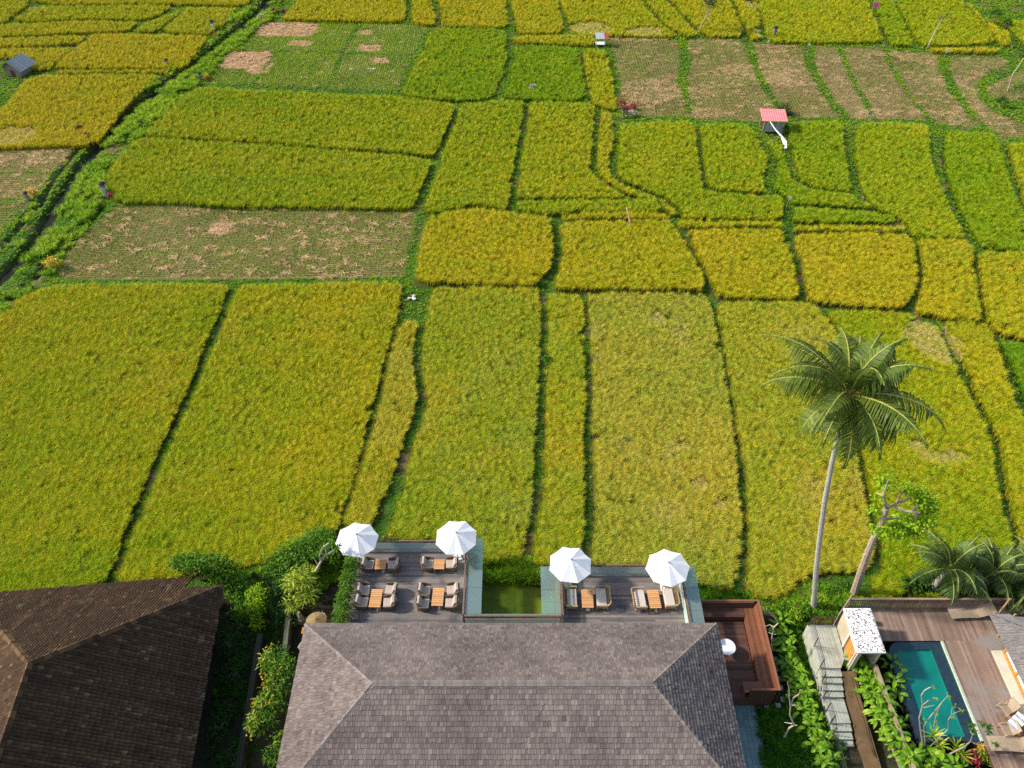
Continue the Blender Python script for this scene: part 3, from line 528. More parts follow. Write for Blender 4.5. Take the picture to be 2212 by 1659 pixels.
M_DECK = mat('weathered deck boards', (.075,.066,.064), (.25,.205,.18), rough=.62, attr=True, scale=1.3, stretch=(1,1,1), spec=.4, dirt=((.050,.050,.058), .50, .58))
M_PDECK = mat('brown deck boards', (.125,.080,.058), (.30,.205,.155), rough=.7, attr=True, scale=1.1, spec=.3, dirt=((.22,.19,.17), .5, .55))
M_TEAK = mat('red brown timber', (.105,.036,.018), (.235,.09,.040), rough=.5, attr=True, scale=2, stretch=(1,1,1), spec=.4)
M_DTEAK = mat('dark red timber', (.045,.020,.014), (.12,.055,.035), rough=.6, attr=True, scale=2, spec=.3)
M_RAIL = mat('handrail timber', (.14,.062,.045), (.20,.10,.07), rough=.5, scale=6)
M_ORANGE = mat('orange teak', (.60,.24,.05), (.42,.15,.028), rough=.45, scale=3, stretch=(1,6,1))
M_TABLE = mat('oiled teak slats', (.42,.205,.075), (.58,.31,.13), rough=.5, attr=True, scale=5)
M_IRON = mat('black iron', (.014,.014,.015), (.022,.022,.022), rough=.45, spec=.5)
M_WICKER = mat('taupe wicker', (.20,.145,.10), (.13,.09,.06), rough=.8, scale=30, bump=.5, bscale=60)
M_LWOOD = mat('pale wooden frame', (.42,.27,.13), (.30,.18,.08), rough=.6, scale=6)
M_CUSH = mat('beige cushion fabric', (.40,.33,.28), (.34,.28,.235), rough=.95, scale=5, spec=.1, bump=.15, bscale=30)
M_CREAM = mat('cream cushion fabric', (.50,.44,.38), (.42,.37,.32), rough=.95, scale=5, spec=.1, bump=.15, bscale=30)
M_CANVAS = mat('white canvas', (.74,.74,.76), (.68,.68,.71), rough=.9, scale=1.2, spec=.1, transl=.15)
M_WHITE = mat('white paint', (.72,.72,.72), (.62,.62,.60), rough=.6, scale=3)
M_SPECK = mat('white pebble slab', (.78,.74,.74), (.09,.07,.07), rough=.8, scale=13, detail=3)
_r = M_SPECK.node_tree.nodes['Color Ramp'].color_ramp.elements; _r[0].position = .50; _r[1].position = .56
M_LOUNGE = mat('woven lounger fabric', (.33,.255,.18), (.27,.20,.135), rough=.9, scale=8)
M_TEAL = mat('teal pool tiles', (.000,.18,.14), (.002,.115,.105), rough=.4, scale=.8, spec=.4)
M_DTILE = mat('dark pool tiles', (.016,.020,.034), (.030,.036,.050), rough=.3, scale=5, spec=.5)
M_COPE = mat('pale green coping', (.40,.46,.34), (.30,.36,.26), rough=.6, scale=4)
M_SLATE = mat('blue green slate tiles', (.15,.23,.22), (.10,.155,.155), rough=.35, attr=True, scale=3, spec=.5)
M_TIN = mat('galvanised tin', (.36,.38,.39), (.22,.22,.22), rough=.45, attr=True, scale=2, metal=.2, stretch=(1,1,1))
M_REDTIN = mat('faded red tin', (.70,.16,.17), (.62,.22,.20), rough=.6, scale=1.5)
M_CLOTH = mat('white cloth', (.78,.78,.80), (.66,.66,.70), rough=.9, scale=2, transl=.1)
M_DARK = mat('black cloth', (.012,.012,.014), (.020,.020,.022), rough=.9)
M_BAMBOO = mat('dry bamboo', (.42,.36,.26), (.30,.25,.17), rough=.6, scale=5)
M_BARK = mat('grey palm bark', (.46,.43,.38), (.28,.26,.22), rough=.9, scale=4, stretch=(1,1,6), bump=.5, bscale=12)
M_BARK2 = mat('pinkish grey bark', (.40,.31,.24), (.25,.18,.13), rough=.9, scale=5, bump=.5, bscale=14)
M_TWIG = mat('pale bare twigs', (.45,.38,.30), (.32,.26,.20), rough=.85, scale=8)
M_PFROND = mat('palm leaflets', (.035,.070,.008), (.19,.23,.030), rough=.5, attr=True, scale=.8, spec=.22, transl=.25, c3=(.085,.13,.016))
M_PFROND2 = mat('young palm leaflets', (.022,.052,.012), (.14,.19,.035), rough=.5, attr=True, scale=.8, spec=.25, transl=.18, c3=(.060,.105,.020))
M_PDRY = mat('dry palm frond', (.16,.09,.03), (.30,.17,.05), rough=.8, attr=True, scale=1, transl=.15)
M_RIB = mat('yellow green midrib', (.34,.33,.06), (.26,.28,.06), rough=.5, scale=3)
M_LEAFD = mat('dark green leaves', (.010,.035,.008), (.055,.13,.016), rough=.6, attr=True, scale=1, spec=.12, transl=.25, c3=(.030,.085,.012))
M_LEAFM = mat('mid green leaves', (.022,.085,.006), (.17,.30,.022), rough=.6, attr=True, scale=1, spec=.12, transl=.35, c3=(.075,.18,.012))
M_LEAFL = mat('lime green leaves', (.11,.24,.010), (.42,.55,.022), rough=.6, attr=True, scale=1, spec=.12, transl=.42, c3=(.24,.40,.014))
M_LEAFY = mat('yellow green leaves', (.12,.19,.010), (.44,.48,.035), rough=.5, attr=True, scale=1, transl=.28, c3=(.25,.34,.015))
M_BROAD = mat('broad glossy leaves', (.050,.14,.010), (.28,.42,.018), rough=.45, attr=True, scale=1, spec=.3, transl=.32, c3=(.15,.31,.012))
M_RED = mat('crimson leaves', (.16,.012,.02), (.42,.04,.06), rough=.5, attr=True, scale=1, transl=.2)
M_OCHRE = mat('ochre flowers', (.45,.26,.02), (.66,.42,.03), rough=.7, attr=True, scale=1, transl=.2)
M_PINK = mat('pink blossom', (.62,.30,.32), (.70,.42,.42), rough=.7)
M_ROCKM = mat('garden rock', (.26,.22,.17), (.12,.10,.08), rough=.95, scale=3, bump=.6, bscale=8)
M_STRAWR = mat('straw parasol', (.28,.19,.08), (.20,.13,.05), rough=.95, scale=8, attr=True)
def glass_mat(name, tint, alpha, rough=.03):
    m = bpy.data.materials.new(name); m.use_nodes = True; t = m.node_tree; N = t.nodes; L = t.links; N.remove(N['Principled BSDF'])
    tr = N.new('ShaderNodeBsdfTransparent'); tr.inputs[0].default_value = (*tint, 1); gl = N.new('ShaderNodeBsdfGlossy'); gl.inputs['Roughness'].default_value = rough; gl.inputs[0].default_value = (.9, 1, .97, 1)
    fr = N.new('ShaderNodeLayerWeight'); fr.inputs[0].default_value = .25; ad = N.new('ShaderNodeMath'); ad.operation = 'ADD'; ad.inputs[1].default_value = alpha; L.new(fr.outputs['Fresnel'], ad.inputs[0])
    df = N.new('ShaderNodeBsdfDiffuse'); df.inputs[0].default_value = (.50, .64, .56, 1); m1 = N.new('ShaderNodeMixShader'); m1.inputs[0].default_value = .62; L.new(gl.outputs[0], m1.inputs[1]); L.new(df.outputs[0], m1.inputs[2])
    m2 = N.new('ShaderNodeMixShader'); L.new(ad.outputs[0], m2.inputs[0]); L.new(tr.outputs[0], m2.inputs[1]); L.new(m1.outputs[0], m2.inputs[2]); L.new(m2.outputs[0], N['Material Output'].inputs[0])
    return m
M_GLASS = glass_mat('green tinted glass', (.78, .92, .86), .26)
def water_mat(name, tint, refl=.06, bump=.0):
    m = bpy.data.materials.new(name); m.use_nodes = True; t = m.node_tree; N = t.nodes; L = t.links; N.remove(N['Principled BSDF'])
    tr = N.new('ShaderNodeBsdfTransparent'); tr.inputs[0].default_value = (*tint, 1); gl = N.new('ShaderNodeBsdfGlossy'); gl.inputs['Roughness'].default_value = .04
    fr = N.new('ShaderNodeFresnel'); fr.inputs[0].default_value = 1.33; mx = N.new('ShaderNodeMixShader'); L.new(fr.outputs[0], mx.inputs[0]); L.new(tr.outputs[0], mx.inputs[1]); L.new(gl.outputs[0], mx.inputs[2])
    no = N.new('ShaderNodeTexNoise'); no.inputs['Scale'].default_value = 5; bp = N.new('ShaderNodeBump'); bp.inputs['Strength'].default_value = .25; bp.inputs['Distance'].default_value = .03; L.new(no.outputs[0], bp.inputs['Height']); L.new(bp.outputs[0], gl.inputs['Normal']); L.new(bp.outputs[0], fr.inputs['Normal'])
    L.new(mx.outputs[0], N['Material Output'].inputs[0]); return m
M_POOLW = water_mat('pool water', (.75,.96,.94)); 
M_PONDW = mat('algae pond', (.065,.11,.008), (.12,.135,.008), rough=.5, scale=1.2, spec=.12, detail=6, c3=(.11,.145,.008))

R_ = random.Random(3)
# ---------------- roofs ----------------
def shingles(mb, e0, e1, t0, t1, w, course, th=.035, seed=1):
    rr = random.Random(seed); e0, e1, t0, t1 = map(Vector, (e0, e1, t0, t1)); n = (e1-e0).cross(t0-e0).normalized()
    if n.z < 0: n = -n
    Ls = ((t0+t1)/2 - (e0+e1)/2).length; nc = int(Ls/course); 
    for j in range(nc+1):
        s0 = j/nc*.999; s1 = min(1, (j+1.12)/nc); a0 = e0.lerp(t0, s0); b0 = e1.lerp(t1, s0); a1 = e0.lerp(t0, s1); b1 = e1.lerp(t1, s1)
        W = (b0-a0).length; d = (b0-a0).normalized() if W > 1e-4 else Vector((1,0,0)); up = (a1-a0) - d*(a1-a0).dot(d); la = (a1-a0).dot(d); lb = W + (b1-b0).dot(d)
        x = -rr.uniform(0, w); rowv = rr.uniform(-.06, .06)
        while x < W:
            ww = w*rr.uniform(.55, 1.35); xa = max(0, x+.006); xb = min(W, x+ww-.006); x += ww
            if xb - xa < .02: continue
            ta = min(max(xa, la), lb); tb = min(max(xb, la), lb); j_ = rr.uniform(-.12, .06)
            p0 = a0 + d*xa + n*th + up*j_*0.6; p1 = a0 + d*xb + n*(th*rr.uniform(.7, 1.5)) + up*j_*0.6
            p2 = a0 + d*tb + up + n*.006; p3 = a0 + d*ta + up + n*.006
            c = (p0+p2)/2; v = rr.gauss(.5, .125) + rowv + (float(fbm(np.array([c.x]), np.array([c.y]), 2.5, 3)[0])-.5)*.5
            v = min(1, max(0, v)); mb.add([p0, p1, p2, p3, p0 - n*th, p1 - n*th], [(0,1,2,3), (4,5,1,0)], v)
def caps(mb, a, b, w=.2, step=.3, lift=.05, seed=2):
    rr = random.Random(seed); a = Vector(a); b = Vector(b); n = int((b-a).length/step); d = (b-a)/n; s = d.cross(Vector((0,0,1))).normalized()
    for i in range(n):
        p = a + d*i; q = a + d*(i+1.15); u = Vector((0,0,lift*rr.uniform(.9,1.3)))
        mb.add([p-s*w-u*.6, p+u*1.2, q+u*.7, q-s*w-u*.9, p+s*w-u*.6, q+s*w-u*.9], [(0,1,2,3), (1,4,5,2)], rr.uniform(.2, .9))
def tiles(mb, e0, e1, t0, t1, cw, course, seed=1, flare=0):
    rr = random.Random(seed); e0, e1, t0, t1 = map(Vector, (e0, e1, t0, t1)); d = (e1-e0); W = d.length; d.normalize(); n = d.cross(t0-e0).normalized()
    if n.z < 0: n = -n
    ua = (t0-e0).dot(d)/W; ub = (t1-e0).dot(d)/W; upv = (t0-e0) - d*(t0-e0).dot(d); Ls = upv.length; upv /= Ls; nc = int(W/cw)
    prof = [(0, .0), (.22, .035), (.5, .048), (.78, .035), (1.0, 0.0)]
    for k in range(nc):
        u = (k+.5)/nc; sm = min(1, u/ua if ua > 1e-3 else 1, (1-u)/(1-ub) if ub < .999 else 1); rows = max(1, int(sm*Ls/course)); off = rr.uniform(-.05, .05)
        cv = rr.gauss(0, .08)
        for j in range(rows):
            s0 = j*course + off; s1 = min(sm*Ls, s0 + course*1.1); wob = rr.uniform(-.012, .012)
            f0 = flare*max(0, 1-s0/3)**2; f1 = flare*max(0, 1-s1/3)**2
            vs = []
            for (f, h) in prof: vs.append(e0 + d*((k+f)*W/nc + wob) + upv*s0 + n*(h+.028) + Vector((0,0,f0)))
            for (f, h) in prof: vs.append(e0 + d*((k+f)*W/nc + wob) + upv*s1 + n*h + Vector((0,0,f1)))
            v = min(1, max(0, rr.gauss(.42, .10) + cv)); v = .95 if rr.random() < .012 else v
            mb.add(vs, [(i, i+1, i+6, i+5) for i in range(4)], v)
# main shingled house
xl, xr, yn, yf, ze, zr = -11.69, 11.58, 14.25, 24.15, 3.6, 6.55
rxl, rxr, ry = -6.95, 7.0, 19.2
house = empty('shingled_house', (0, 19.2, .6)); tag(house, 'wide low house under a hipped roof of grey brown wooden shingles', 'house')
def loc(o, par): o.location = -Vector(par.location); return o
mb = MB()
shingles(mb, (xr,yf,ze), (xl,yf,ze), (rxr,ry,zr), (rxl,ry,zr), .18, .22, seed=1)
shingles(mb, (xl,yn,ze), (xr,yn,ze), (rxl,ry,zr), (rxr,ry,zr), .18, .25, seed=2)
shingles(mb, (xl,yf,ze), (xl,yn,ze), (rxl,ry,zr), (rxl,ry,zr), .18, .22, seed=3)
shingles(mb, (xr,yn,ze), (xr,yf,ze), (rxr,ry,zr), (rxr,ry,zr), .18, .22, th=.06, seed=4)
u_ = .03
mb.add([(xl,yn,ze-u_),(xr,yn,ze-u_),(xr,yf,ze-u_),(xl,yf,ze-u_),(rxl,ry,zr-u_),(rxr,ry,zr-u_)], [(0,1,5,4),(1,2,5),(2,3,4,5),(3,0,4),(0,3,2,1)], .1)
roof = loc(mb.build('roof', M_SHAKE, house), house)
mb = MB(); caps(mb, (xl,yf,ze), (rxl,ry,zr), .13); caps(mb, (xr,yf,ze), (rxr,ry,zr), .13); caps(mb, (xl,yn,ze), (rxl,ry,zr), .13); caps(mb, (xr,yn,ze), (rxr,ry,zr), .13); caps(mb, (rxl,ry,zr), (rxr,ry,zr), .17, .16, .03)
c = mb.build('ridge_cap', M_CAP, roof)
mb = MB(); mb.box(xl+1.1, xr-1.1, yn+1, yf-1.3, -.6, 3.55); loc(mb.build('wall', M_WALLC, house), house)
mb = MB(); t = .12; mb.box(xl+.02, xr-.02, yf-.06, yf-.03, ze-.2, ze-.03); mb.box(xl+.02, xl+.05, yn, yf-.06, ze-.2, ze-.03); mb.box(xr-.05, xr-.02, yn, yf-.06, ze-.2, ze-.03); loc(mb.build('fascia', M_DTEAK, house), house)

# old tiled house on the left (turned 5.4 degrees)
A5 = radians(5.4); old = empty('tiled_house', (-17.26, 27.12, 0), A5); tag(old, 'old house at the lower left under a mossy dark brown clay tile roof', 'house')
ez, rz_ = 2.8, 8.0; mb = MB()
tiles(mb, (0,0,ez), (-14,0,ez), (-7,-7,rz_), (-7,-7,rz_), .175, .27, 5)
tiles(mb, (0,-24,ez), (0,0,ez), (-7,-17,rz_), (-7,-7,rz_), .175, .27, 6)
tiles(mb, (-14,0,ez), (-14,-24,ez), (-7,-7,rz_), (-7,-17,rz_), .175, .27, 7)
mb.add([(0,0,ez-.02),(-14,0,ez-.02),(-14,-24,ez-.02),(0,-24,ez-.02),(-7,-7,rz_-.02),(-7,-17,rz_-.02)], [(0,1,4),(1,2,5,4),(3,0,4,5),(2,3,5),(0,3,2,1)], .1)
roof = mb.build('roof', M_TILE, old)
mb = MB()
for a, b in (((0,0,ez),(-7,-7,rz_)), ((-14,0,ez),(-7,-7,rz_)), ((-7,-7,rz_),(-7,-17,rz_))): caps(mb, (a[0],a[1],a[2]+.06), (b[0],b[1],b[2]+.06), .17, .34, .09)
mb.build('ridge_cap', M_TILE, roof)
mb = MB(); mb.box(-13, -1.1, -23, -1.0, -.6, 2.75); mb.build('wall', mat('grey render', (.10,.10,.095), (.06,.06,.055), rough=.95, scale=1), old)
# lower lean-to roof behind it, lit strip seen past the far eave
mb = MB(); tiles(mb, (-2.3,1.55,1.66), (-14,1.55,1.66), (-2.3,.0,2.80), (-14,.0,2.80), .175, .27, 8); mb.add([(-2.3,1.55,1.63),(-14,1.55,1.63),(-14,-.0,2.77),(-2.3,-.0,2.77)], [(0,1,2,3)], .1); mb.build('porch_roof', M_TILE, old)
for x in (-3, -7, -10, -13): mb = MB(); mb.box(x-.06, x+.06, .9, 1.02, -.3, 2.0); mb.build('porch_post', M_DTEAK, old)

# ---------------- decks ----------------
def boards(mb, x0, x1, y0, y1, z, w=.14, gap=.008, along='x', seed=0, th=.03, maxlen=3.2):
    rr = random.Random(seed)
    if along == 'x':
        y = y0
        while y < y1 - .02:
            x = x0 - rr.uniform(0, maxlen); yy = min(y1, y+w-gap); base = rr.gauss(.5, .16)
            while x < x1:
                L_ = maxlen*rr.uniform(.7, 1.1); a = max(x0, x); b = min(x1, x+L_-.006); x += L_
                if b - a > .05: mb.box(a, b, y, yy, z-th, z + rr.uniform(-.002, .002), min(1, max(0, base + rr.gauss(0, .12))))
            y += w
    else:
        x = x0
        while x < x1 - .02:
            y = y0 - rr.uniform(0, maxlen); xx = min(x1, x+w-gap); base = rr.gauss(.5, .16)
            while y < y1:
                L_ = maxlen*rr.uniform(.7, 1.1); a = max(y0, y); b = min(y1, y+L_-.006); y += L_
                if b - a > .05: mb.box(x, xx, a, b, z-th, z + rr.uniform(-.002, .002), min(1, max(0, base + rr.gauss(0, .12))))
            x += w
ZD = 1.2
def deck(name, label, x0, x1, y0, y1, z, m, along='x', seed=1, zb=-.6, rects=None, mbase=None):
    d = empty(name, ((x0+x1)/2, (y0+y1)/2, zb)); tag(d, label, 'deck')
    mb = MB()
    for i, (a, b, c_, e) in enumerate(rects or [(x0, x1, y0, y1)]): boards(mb, a, b, c_, e, z, along=along, seed=seed+i)
    loc(mb.build('boards', m, d), d)
    mb = MB()
    for (a, b, c_, e) in (rects or [(x0, x1, y0, y1)]): mb.box(a+.03, b-.03, c_+.03, e-.03, z-.28, z-.04)
    loc(mb.build('deck_frame', mbase or M_DTEAK, d), d)
    if not rects:
        for xx in (x0+.3, (x0+x1)/2, x1-.3):
            for yy in (y1-.35, (y0+y1)/2): mb = MB(); mb.box(xx-.08, xx+.08, yy-.08, yy+.08, zb-.1, z-.28); loc(mb.build('footing', mbase or M_DTEAK, d), d)
    return d
deck('terrace_deck', 'larger weathered grey boarded deck carrying three seating groups and more beside the hedge', -10.35, -2.86, 23.0, 30.75, ZD, M_DECK, seed=5)
tag(bpy.data.objects['terrace_deck'], 'larger weathered grey deck left of the pond, holding four tables')
deck('terrace_deck', 'smaller weathered grey deck right of the pond, holding two tables', 2.95, 10.45, 23.0, 28.95, ZD, M_DECK, seed=9)
deck('terrace_deck', 'boarded walkway joining the two decks in front of the pond', -2.84, 2.93, 23.0, 25.45, ZD, M_DECK, seed=19)
# railings
def railing(p, q, label, nposts, z=ZD, h=1.05, glass=True, bars=3, handw=.10, m_hand=None):
    p = Vector((*p, z)); q = Vector((*q, z)); r = empty('railing', p); tag(r, label, 'railing', 'timber topped glass railings of the decks'); d = q - p; up = Vector((0,0,1))
    mb = MB(); mb.beam(up*h, d+up*h, handw, .05); mb.build('handrail', m_hand or M_RAIL, r)
    for i in range(nposts):
        b = d*(i/(nposts-1)); b = b*.985 + d*.0075; mb = MB(); mb.beam(b, b+up*(h-.03), .045, .045); mb.build('post', M_IRON, r)
    mb = MB()
    for k in range(bars): zz = up*(.42 + k*.22); mb.beam(zz, d+zz, .02, .02)
    mb.build('bars', M_IRON, r)
    if glass:
        s = d.cross(up).normalized()*.06; mb = MB(); mb.beam(up*.5 + s + d*.01, d*.99+up*.5 + s, .012, .86); mb.build('glass_panel', M_GLASS, r)
    return r
railing((-10.3, 30.72), (-2.90, 30.72), 'railing along the far edge of the larger deck', 6)
railing((-2.88, 30.66), (-2.88, 25.52), 'railing between the larger deck and the pond', 4)
railing((-2.84, 25.42), (2.90, 25.42), 'railing of the walkway in front of the pond', 3)
railing((2.98, 25.52), (2.98, 28.84), 'railing between the pond and the smaller deck', 3)
railing((3.0, 28.92), (10.40, 28.92), 'railing along the far edge of the smaller deck', 6)
railing((10.42, 28.84), (10.42, 24.4), 'railing on the right side of the smaller deck', 3)
def ledge(label, x0, x1, y0, y1, z, n, tilt=0):
    r = empty('glass_ledge', (x0, y0, z)); tag(r, label, 'glass ledge', 'green glass ledges outside the railings')
    L_ = y1-y0
    for i in range(n):
        mb = MB(); a = i*L_/n+.008; b = (i+1)*L_/n-.008; w_ = x1-x0
        vs = [(0,a,0),(w_,a,tilt),(w_,b,tilt),(0,b,0)]; mb.add(vs + [(v[0],v[1],v[2]+.016) for v in vs], [(0,3,2,1),(4,5,6,7),(0,1,5,4),(1,2,6,5),(2,3,7,6),(3,0,4,7)]); mb.build('pane', M_GLASS, r)
        mb = MB(); mb.beam((0,(a+b)/2,-.03), (w_*.95,(a+b)/2,-.03+tilt), .03, .03); mb.build('bracket', M_IRON, r)
ledge('green glass ledge along the right side of the larger deck', -2.80, -1.82, 25.62, 31.0, ZD+.93, 3)
ledge('green glass ledge along the left side of the smaller deck', 1.76, 2.90, 25.62, 28.9, ZD+.93, 2)
ledge('green glass ledge along the right side of the smaller deck', 10.50, 11.30, 24.3, 28.9, ZD+.93, 3)
ledge('thin green glass ledge above the near end of the pond', -2.80, 2.90, 25.46, 25.62, ZD+.93, 1)
# pond
mb = MB(); mb.add([(-2.6,25.3,-.42),(2.7,25.3,-.42),(2.7,30.0,-.42),(-2.6,30.0,-.42)], [(0,1,2,3)]); tag(mb.build('water', M_PONDW), kind='structure')
mb = MB(); mb.box(-3.0,-2.6,23.2,30.2,-.9,ZD-.30); tag(mb.build('retaining_wall', M_WALLB), 'low mud wall under the larger deck beside the pond', 'wall')
mb = MB(); mb.box(2.75,3.1,23.2,28.8,-.9,ZD-.30); tag(mb.build('retaining_wall', M_WALLB), 'low mud wall under the smaller deck beside the pond', 'wall')
# ---------------- furniture ----------------
def tub_chair():
    r = empty('armchair', (0,0,ZD))        # faces +X
    mb = MB(); pts = []
    for i in range(15):
        a = radians(-205 + i*(410-180)/14.0) if False else None
    path = [(.34,-.36),(.15,-.39),(-.08,-.40),(-.26,-.35),(-.37,-.22),(-.41,0),(-.37,.22),(-.26,.35),(-.08,.40),(.15,.39),(.34,.36)]
    hs = [.56,.58,.60,.66,.74,.78,.74,.66,.60,.58,.56]; vs = []; fs = []; t = .055
    for (x, y), h in zip(path, hs):
        L_ = hypot(x, y); ox, oy = x*(1+t/L_), y*(1+t/L_); s = .86
        vs += [(x*s, y*s, .16), (x, y, h), (ox, oy, h-.01), (ox*s, oy*s, .14)]
    n = len(path)
    for i in range(n-1):
        b = i*4; fs += [(b, b+4, b+5, b+1), (b+1, b+5, b+6, b+2), (b+2, b+6, b+7, b+3), (b+3, b+7, b+4, b)]
    fs += [(0,1,2,3), (n*4-1, n*4-2, n*4-3, n*4-4)]; mb.add(vs, fs); mb.box(-.33,.30,-.33,.33,.18,.28); mb.build('frame', M_WICKER, r)
    mb = MB(); mb.rbox(-.24,.36,-.31,.31,.285,.43,.03); mb.build('seat_cushion', M_CUSH, r)
    mb = MB(); mb.add([(-.20,-.30,.43),(-.20,.30,.43),(-.34,.27,.82),(-.34,-.27,.82),(-.06,-.30,.43),(-.06,.30,.43),(-.22,.26,.84),(-.22,-.26,.84)], [(0,3,2,1),(4,5,6,7),(0,1,5,4),(2,3,7,6),(1,2,6,5),(3,0,4,7)]); o = mb.build('back_cushion', M_CUSH, r)
    for sx, sy in ((.28,.3),(.28,-.3),(-.28,.3),(-.28,-.3)):
        mb = MB(); mb.beam((sx,sy,0), (sx*.95,sy*.95,.17), .05, .05); mb.build('leg', M_DTEAK, r)
    return r
def table(L_, W_, nslat, h=.46):
    r = empty('coffee_table', (0,0,ZD)); mb = MB(); n = nslat
    for i in range(n): mb.rbox(-W_/2, W_/2, -L_/2 + i*L_/n + .006, -L_/2 + (i+1)*L_/n - .006, h-.03, h, .005, R_.uniform(.2,.9))
    mb.build('tabletop', M_TABLE, r)
    mb = MB(); mb.box(-W_/2+.03, W_/2-.03, -L_/2+.03, L_/2-.03, h-.10, h-.035); mb.build('apron', M_DTEAK, r)
    for sx in (-1,1):
        for sy in (-1,1): mb = MB(); mb.beam((sx*(W_/2-.05), sy*(L_/2-.05), 0), (sx*(W_/2-.05), sy*(L_/2-.05), h-.10), .055, .055); mb.build('leg', M_TABLE, r)
    return r
def wood_seat():
    r = empty('wooden_armchair', (0,0,ZD))   # faces +X, about 1.35 m wide
    mb = MB(); hw = .68
    mb.beam((.36,-hw,.60), (-.30,-hw,.62), .07, .05); mb.beam((.36,hw,.60), (-.30,hw,.62), .07, .05); mb.box(-.33,.36,-hw+.02,hw-.02,.24,.31)
    mb.beam((-.30,-hw,.62), (-.46,-hw+.12,.70), .06, .05); mb.beam((-.30,hw,.62), (-.46,hw-.12,.70), .06, .05); mb.beam((-.46,-hw+.1,.71), (-.46,hw-.1,.71), .06, .05); mb.build('frame', M_LWOOD, r)
    mb = MB()
    for k in range(9): y = -hw+.12 + k*(2*hw-.24)/8; mb.beam((-.30,y,.31), (-.45,y,.69), .02, .07)
    mb.build('backrest', M_LWOOD, r)
    mb = MB(); mb.rbox(-.26,.34,-hw+.05,hw-.05,.315,.45,.03); mb.build('seat_cushion', M_CREAM, r)
    for sx, sy in ((.33,hw-.04),(.33,-hw+.04),(-.30,hw-.08),(-.30,-hw+.08)):
        mb = MB(); mb.beam((sx,sy,0), (sx,sy,.60), .055, .055); mb.build('leg', M_LWOOD, r)
    return r
def put(o, px, py, z=ZD+.45): q = un(px, py, z); o.location = (q[0], q[1], ZD); return o
CH = [ (795.4,1218,0,'armchair left of the small table nearest the first parasol'),(850.4,1219,pi,'armchair right of the small table nearest the first parasol'),
 (924,1217,0,'armchair left of the small table under the second parasol'),(976,1217,pi,'armchair right of the small table under the second parasol'),
 (786,1273,0,'farther armchair on the left of the table beside the hedge'),(782,1299,0,'nearer armchair on the left of the table beside the hedge'),
 (845,1273,pi,'farther armchair on the right of the table beside the hedge'),(841,1300,pi,'nearer armchair on the right of the table beside the hedge'),
 (917,1274,0,'farther armchair on the left of the long table beside the pond railing'),(914,1302,0,'nearer armchair on the left of the long table beside the pond railing'),
 (978,1273,pi,'farther armchair between the long table and the pond railing'),(975,1301,pi,'nearer armchair between the long table and the pond railing')]
c0 = tub_chair(); tag(c0, CH[0][3], 'armchair', 'beige cushioned armchairs on the larger deck')
for i, (px, py, rz, lab) in enumerate(CH):
    o = c0 if i == 0 else dup(c0); put(o, px, py); o.rotation_euler = (0,0,rz + R_.uniform(-.09,.09)); o['label'] = 'beige ' + lab
t0 = table(.72, .68, 8); tag(t0, 'small square teak table nearest the first parasol', 'table', 'orange teak tables on the decks'); put(t0, 822, 1219)
t1 = dup(t0); put(t1, 948.5, 1219); t1['label'] = 'small square teak table under the second parasol'
t2 = table(1.25, .70, 10); tag(t2, 'long teak table beside the hedge', 'table', 'orange teak tables on the decks'); put(t2, 812, 1292); t2.rotation_euler[2] = -.03
t3 = dup(t2); put(t3, 946, 1289); t3['label'] = 'long teak table beside the pond railing'
t4 = dup(t2); put(t4, 1269, 1293); t4['label'] = 'teak slatted table nearer the pond on the smaller deck'; t4.rotation_euler[2] = -.02
t5 = dup(t2); put(t5, 1413, 1294); t5['label'] = 'teak slatted table at the right end of the smaller deck'; t5.rotation_euler[2] = .05
w0 = wood_seat(); tag(w0, 'wide pale wooden armchair nearest the pond', 'armchair', 'wide wooden armchairs on the smaller deck'); put(w0, 1234, 1291)
for px, py, rz, lab in ((1301,1290,pi,'wide pale wooden armchair right of the table nearer the pond'),(1382,1293,.06,'wide pale wooden armchair left of the table at the right end of the deck'),(1447,1290,pi+.04,'wide pale wooden armchair at the right railing')):
    o = dup(w0); put(o, px, py); o.rotation_euler = (0,0,rz); o['label'] = lab
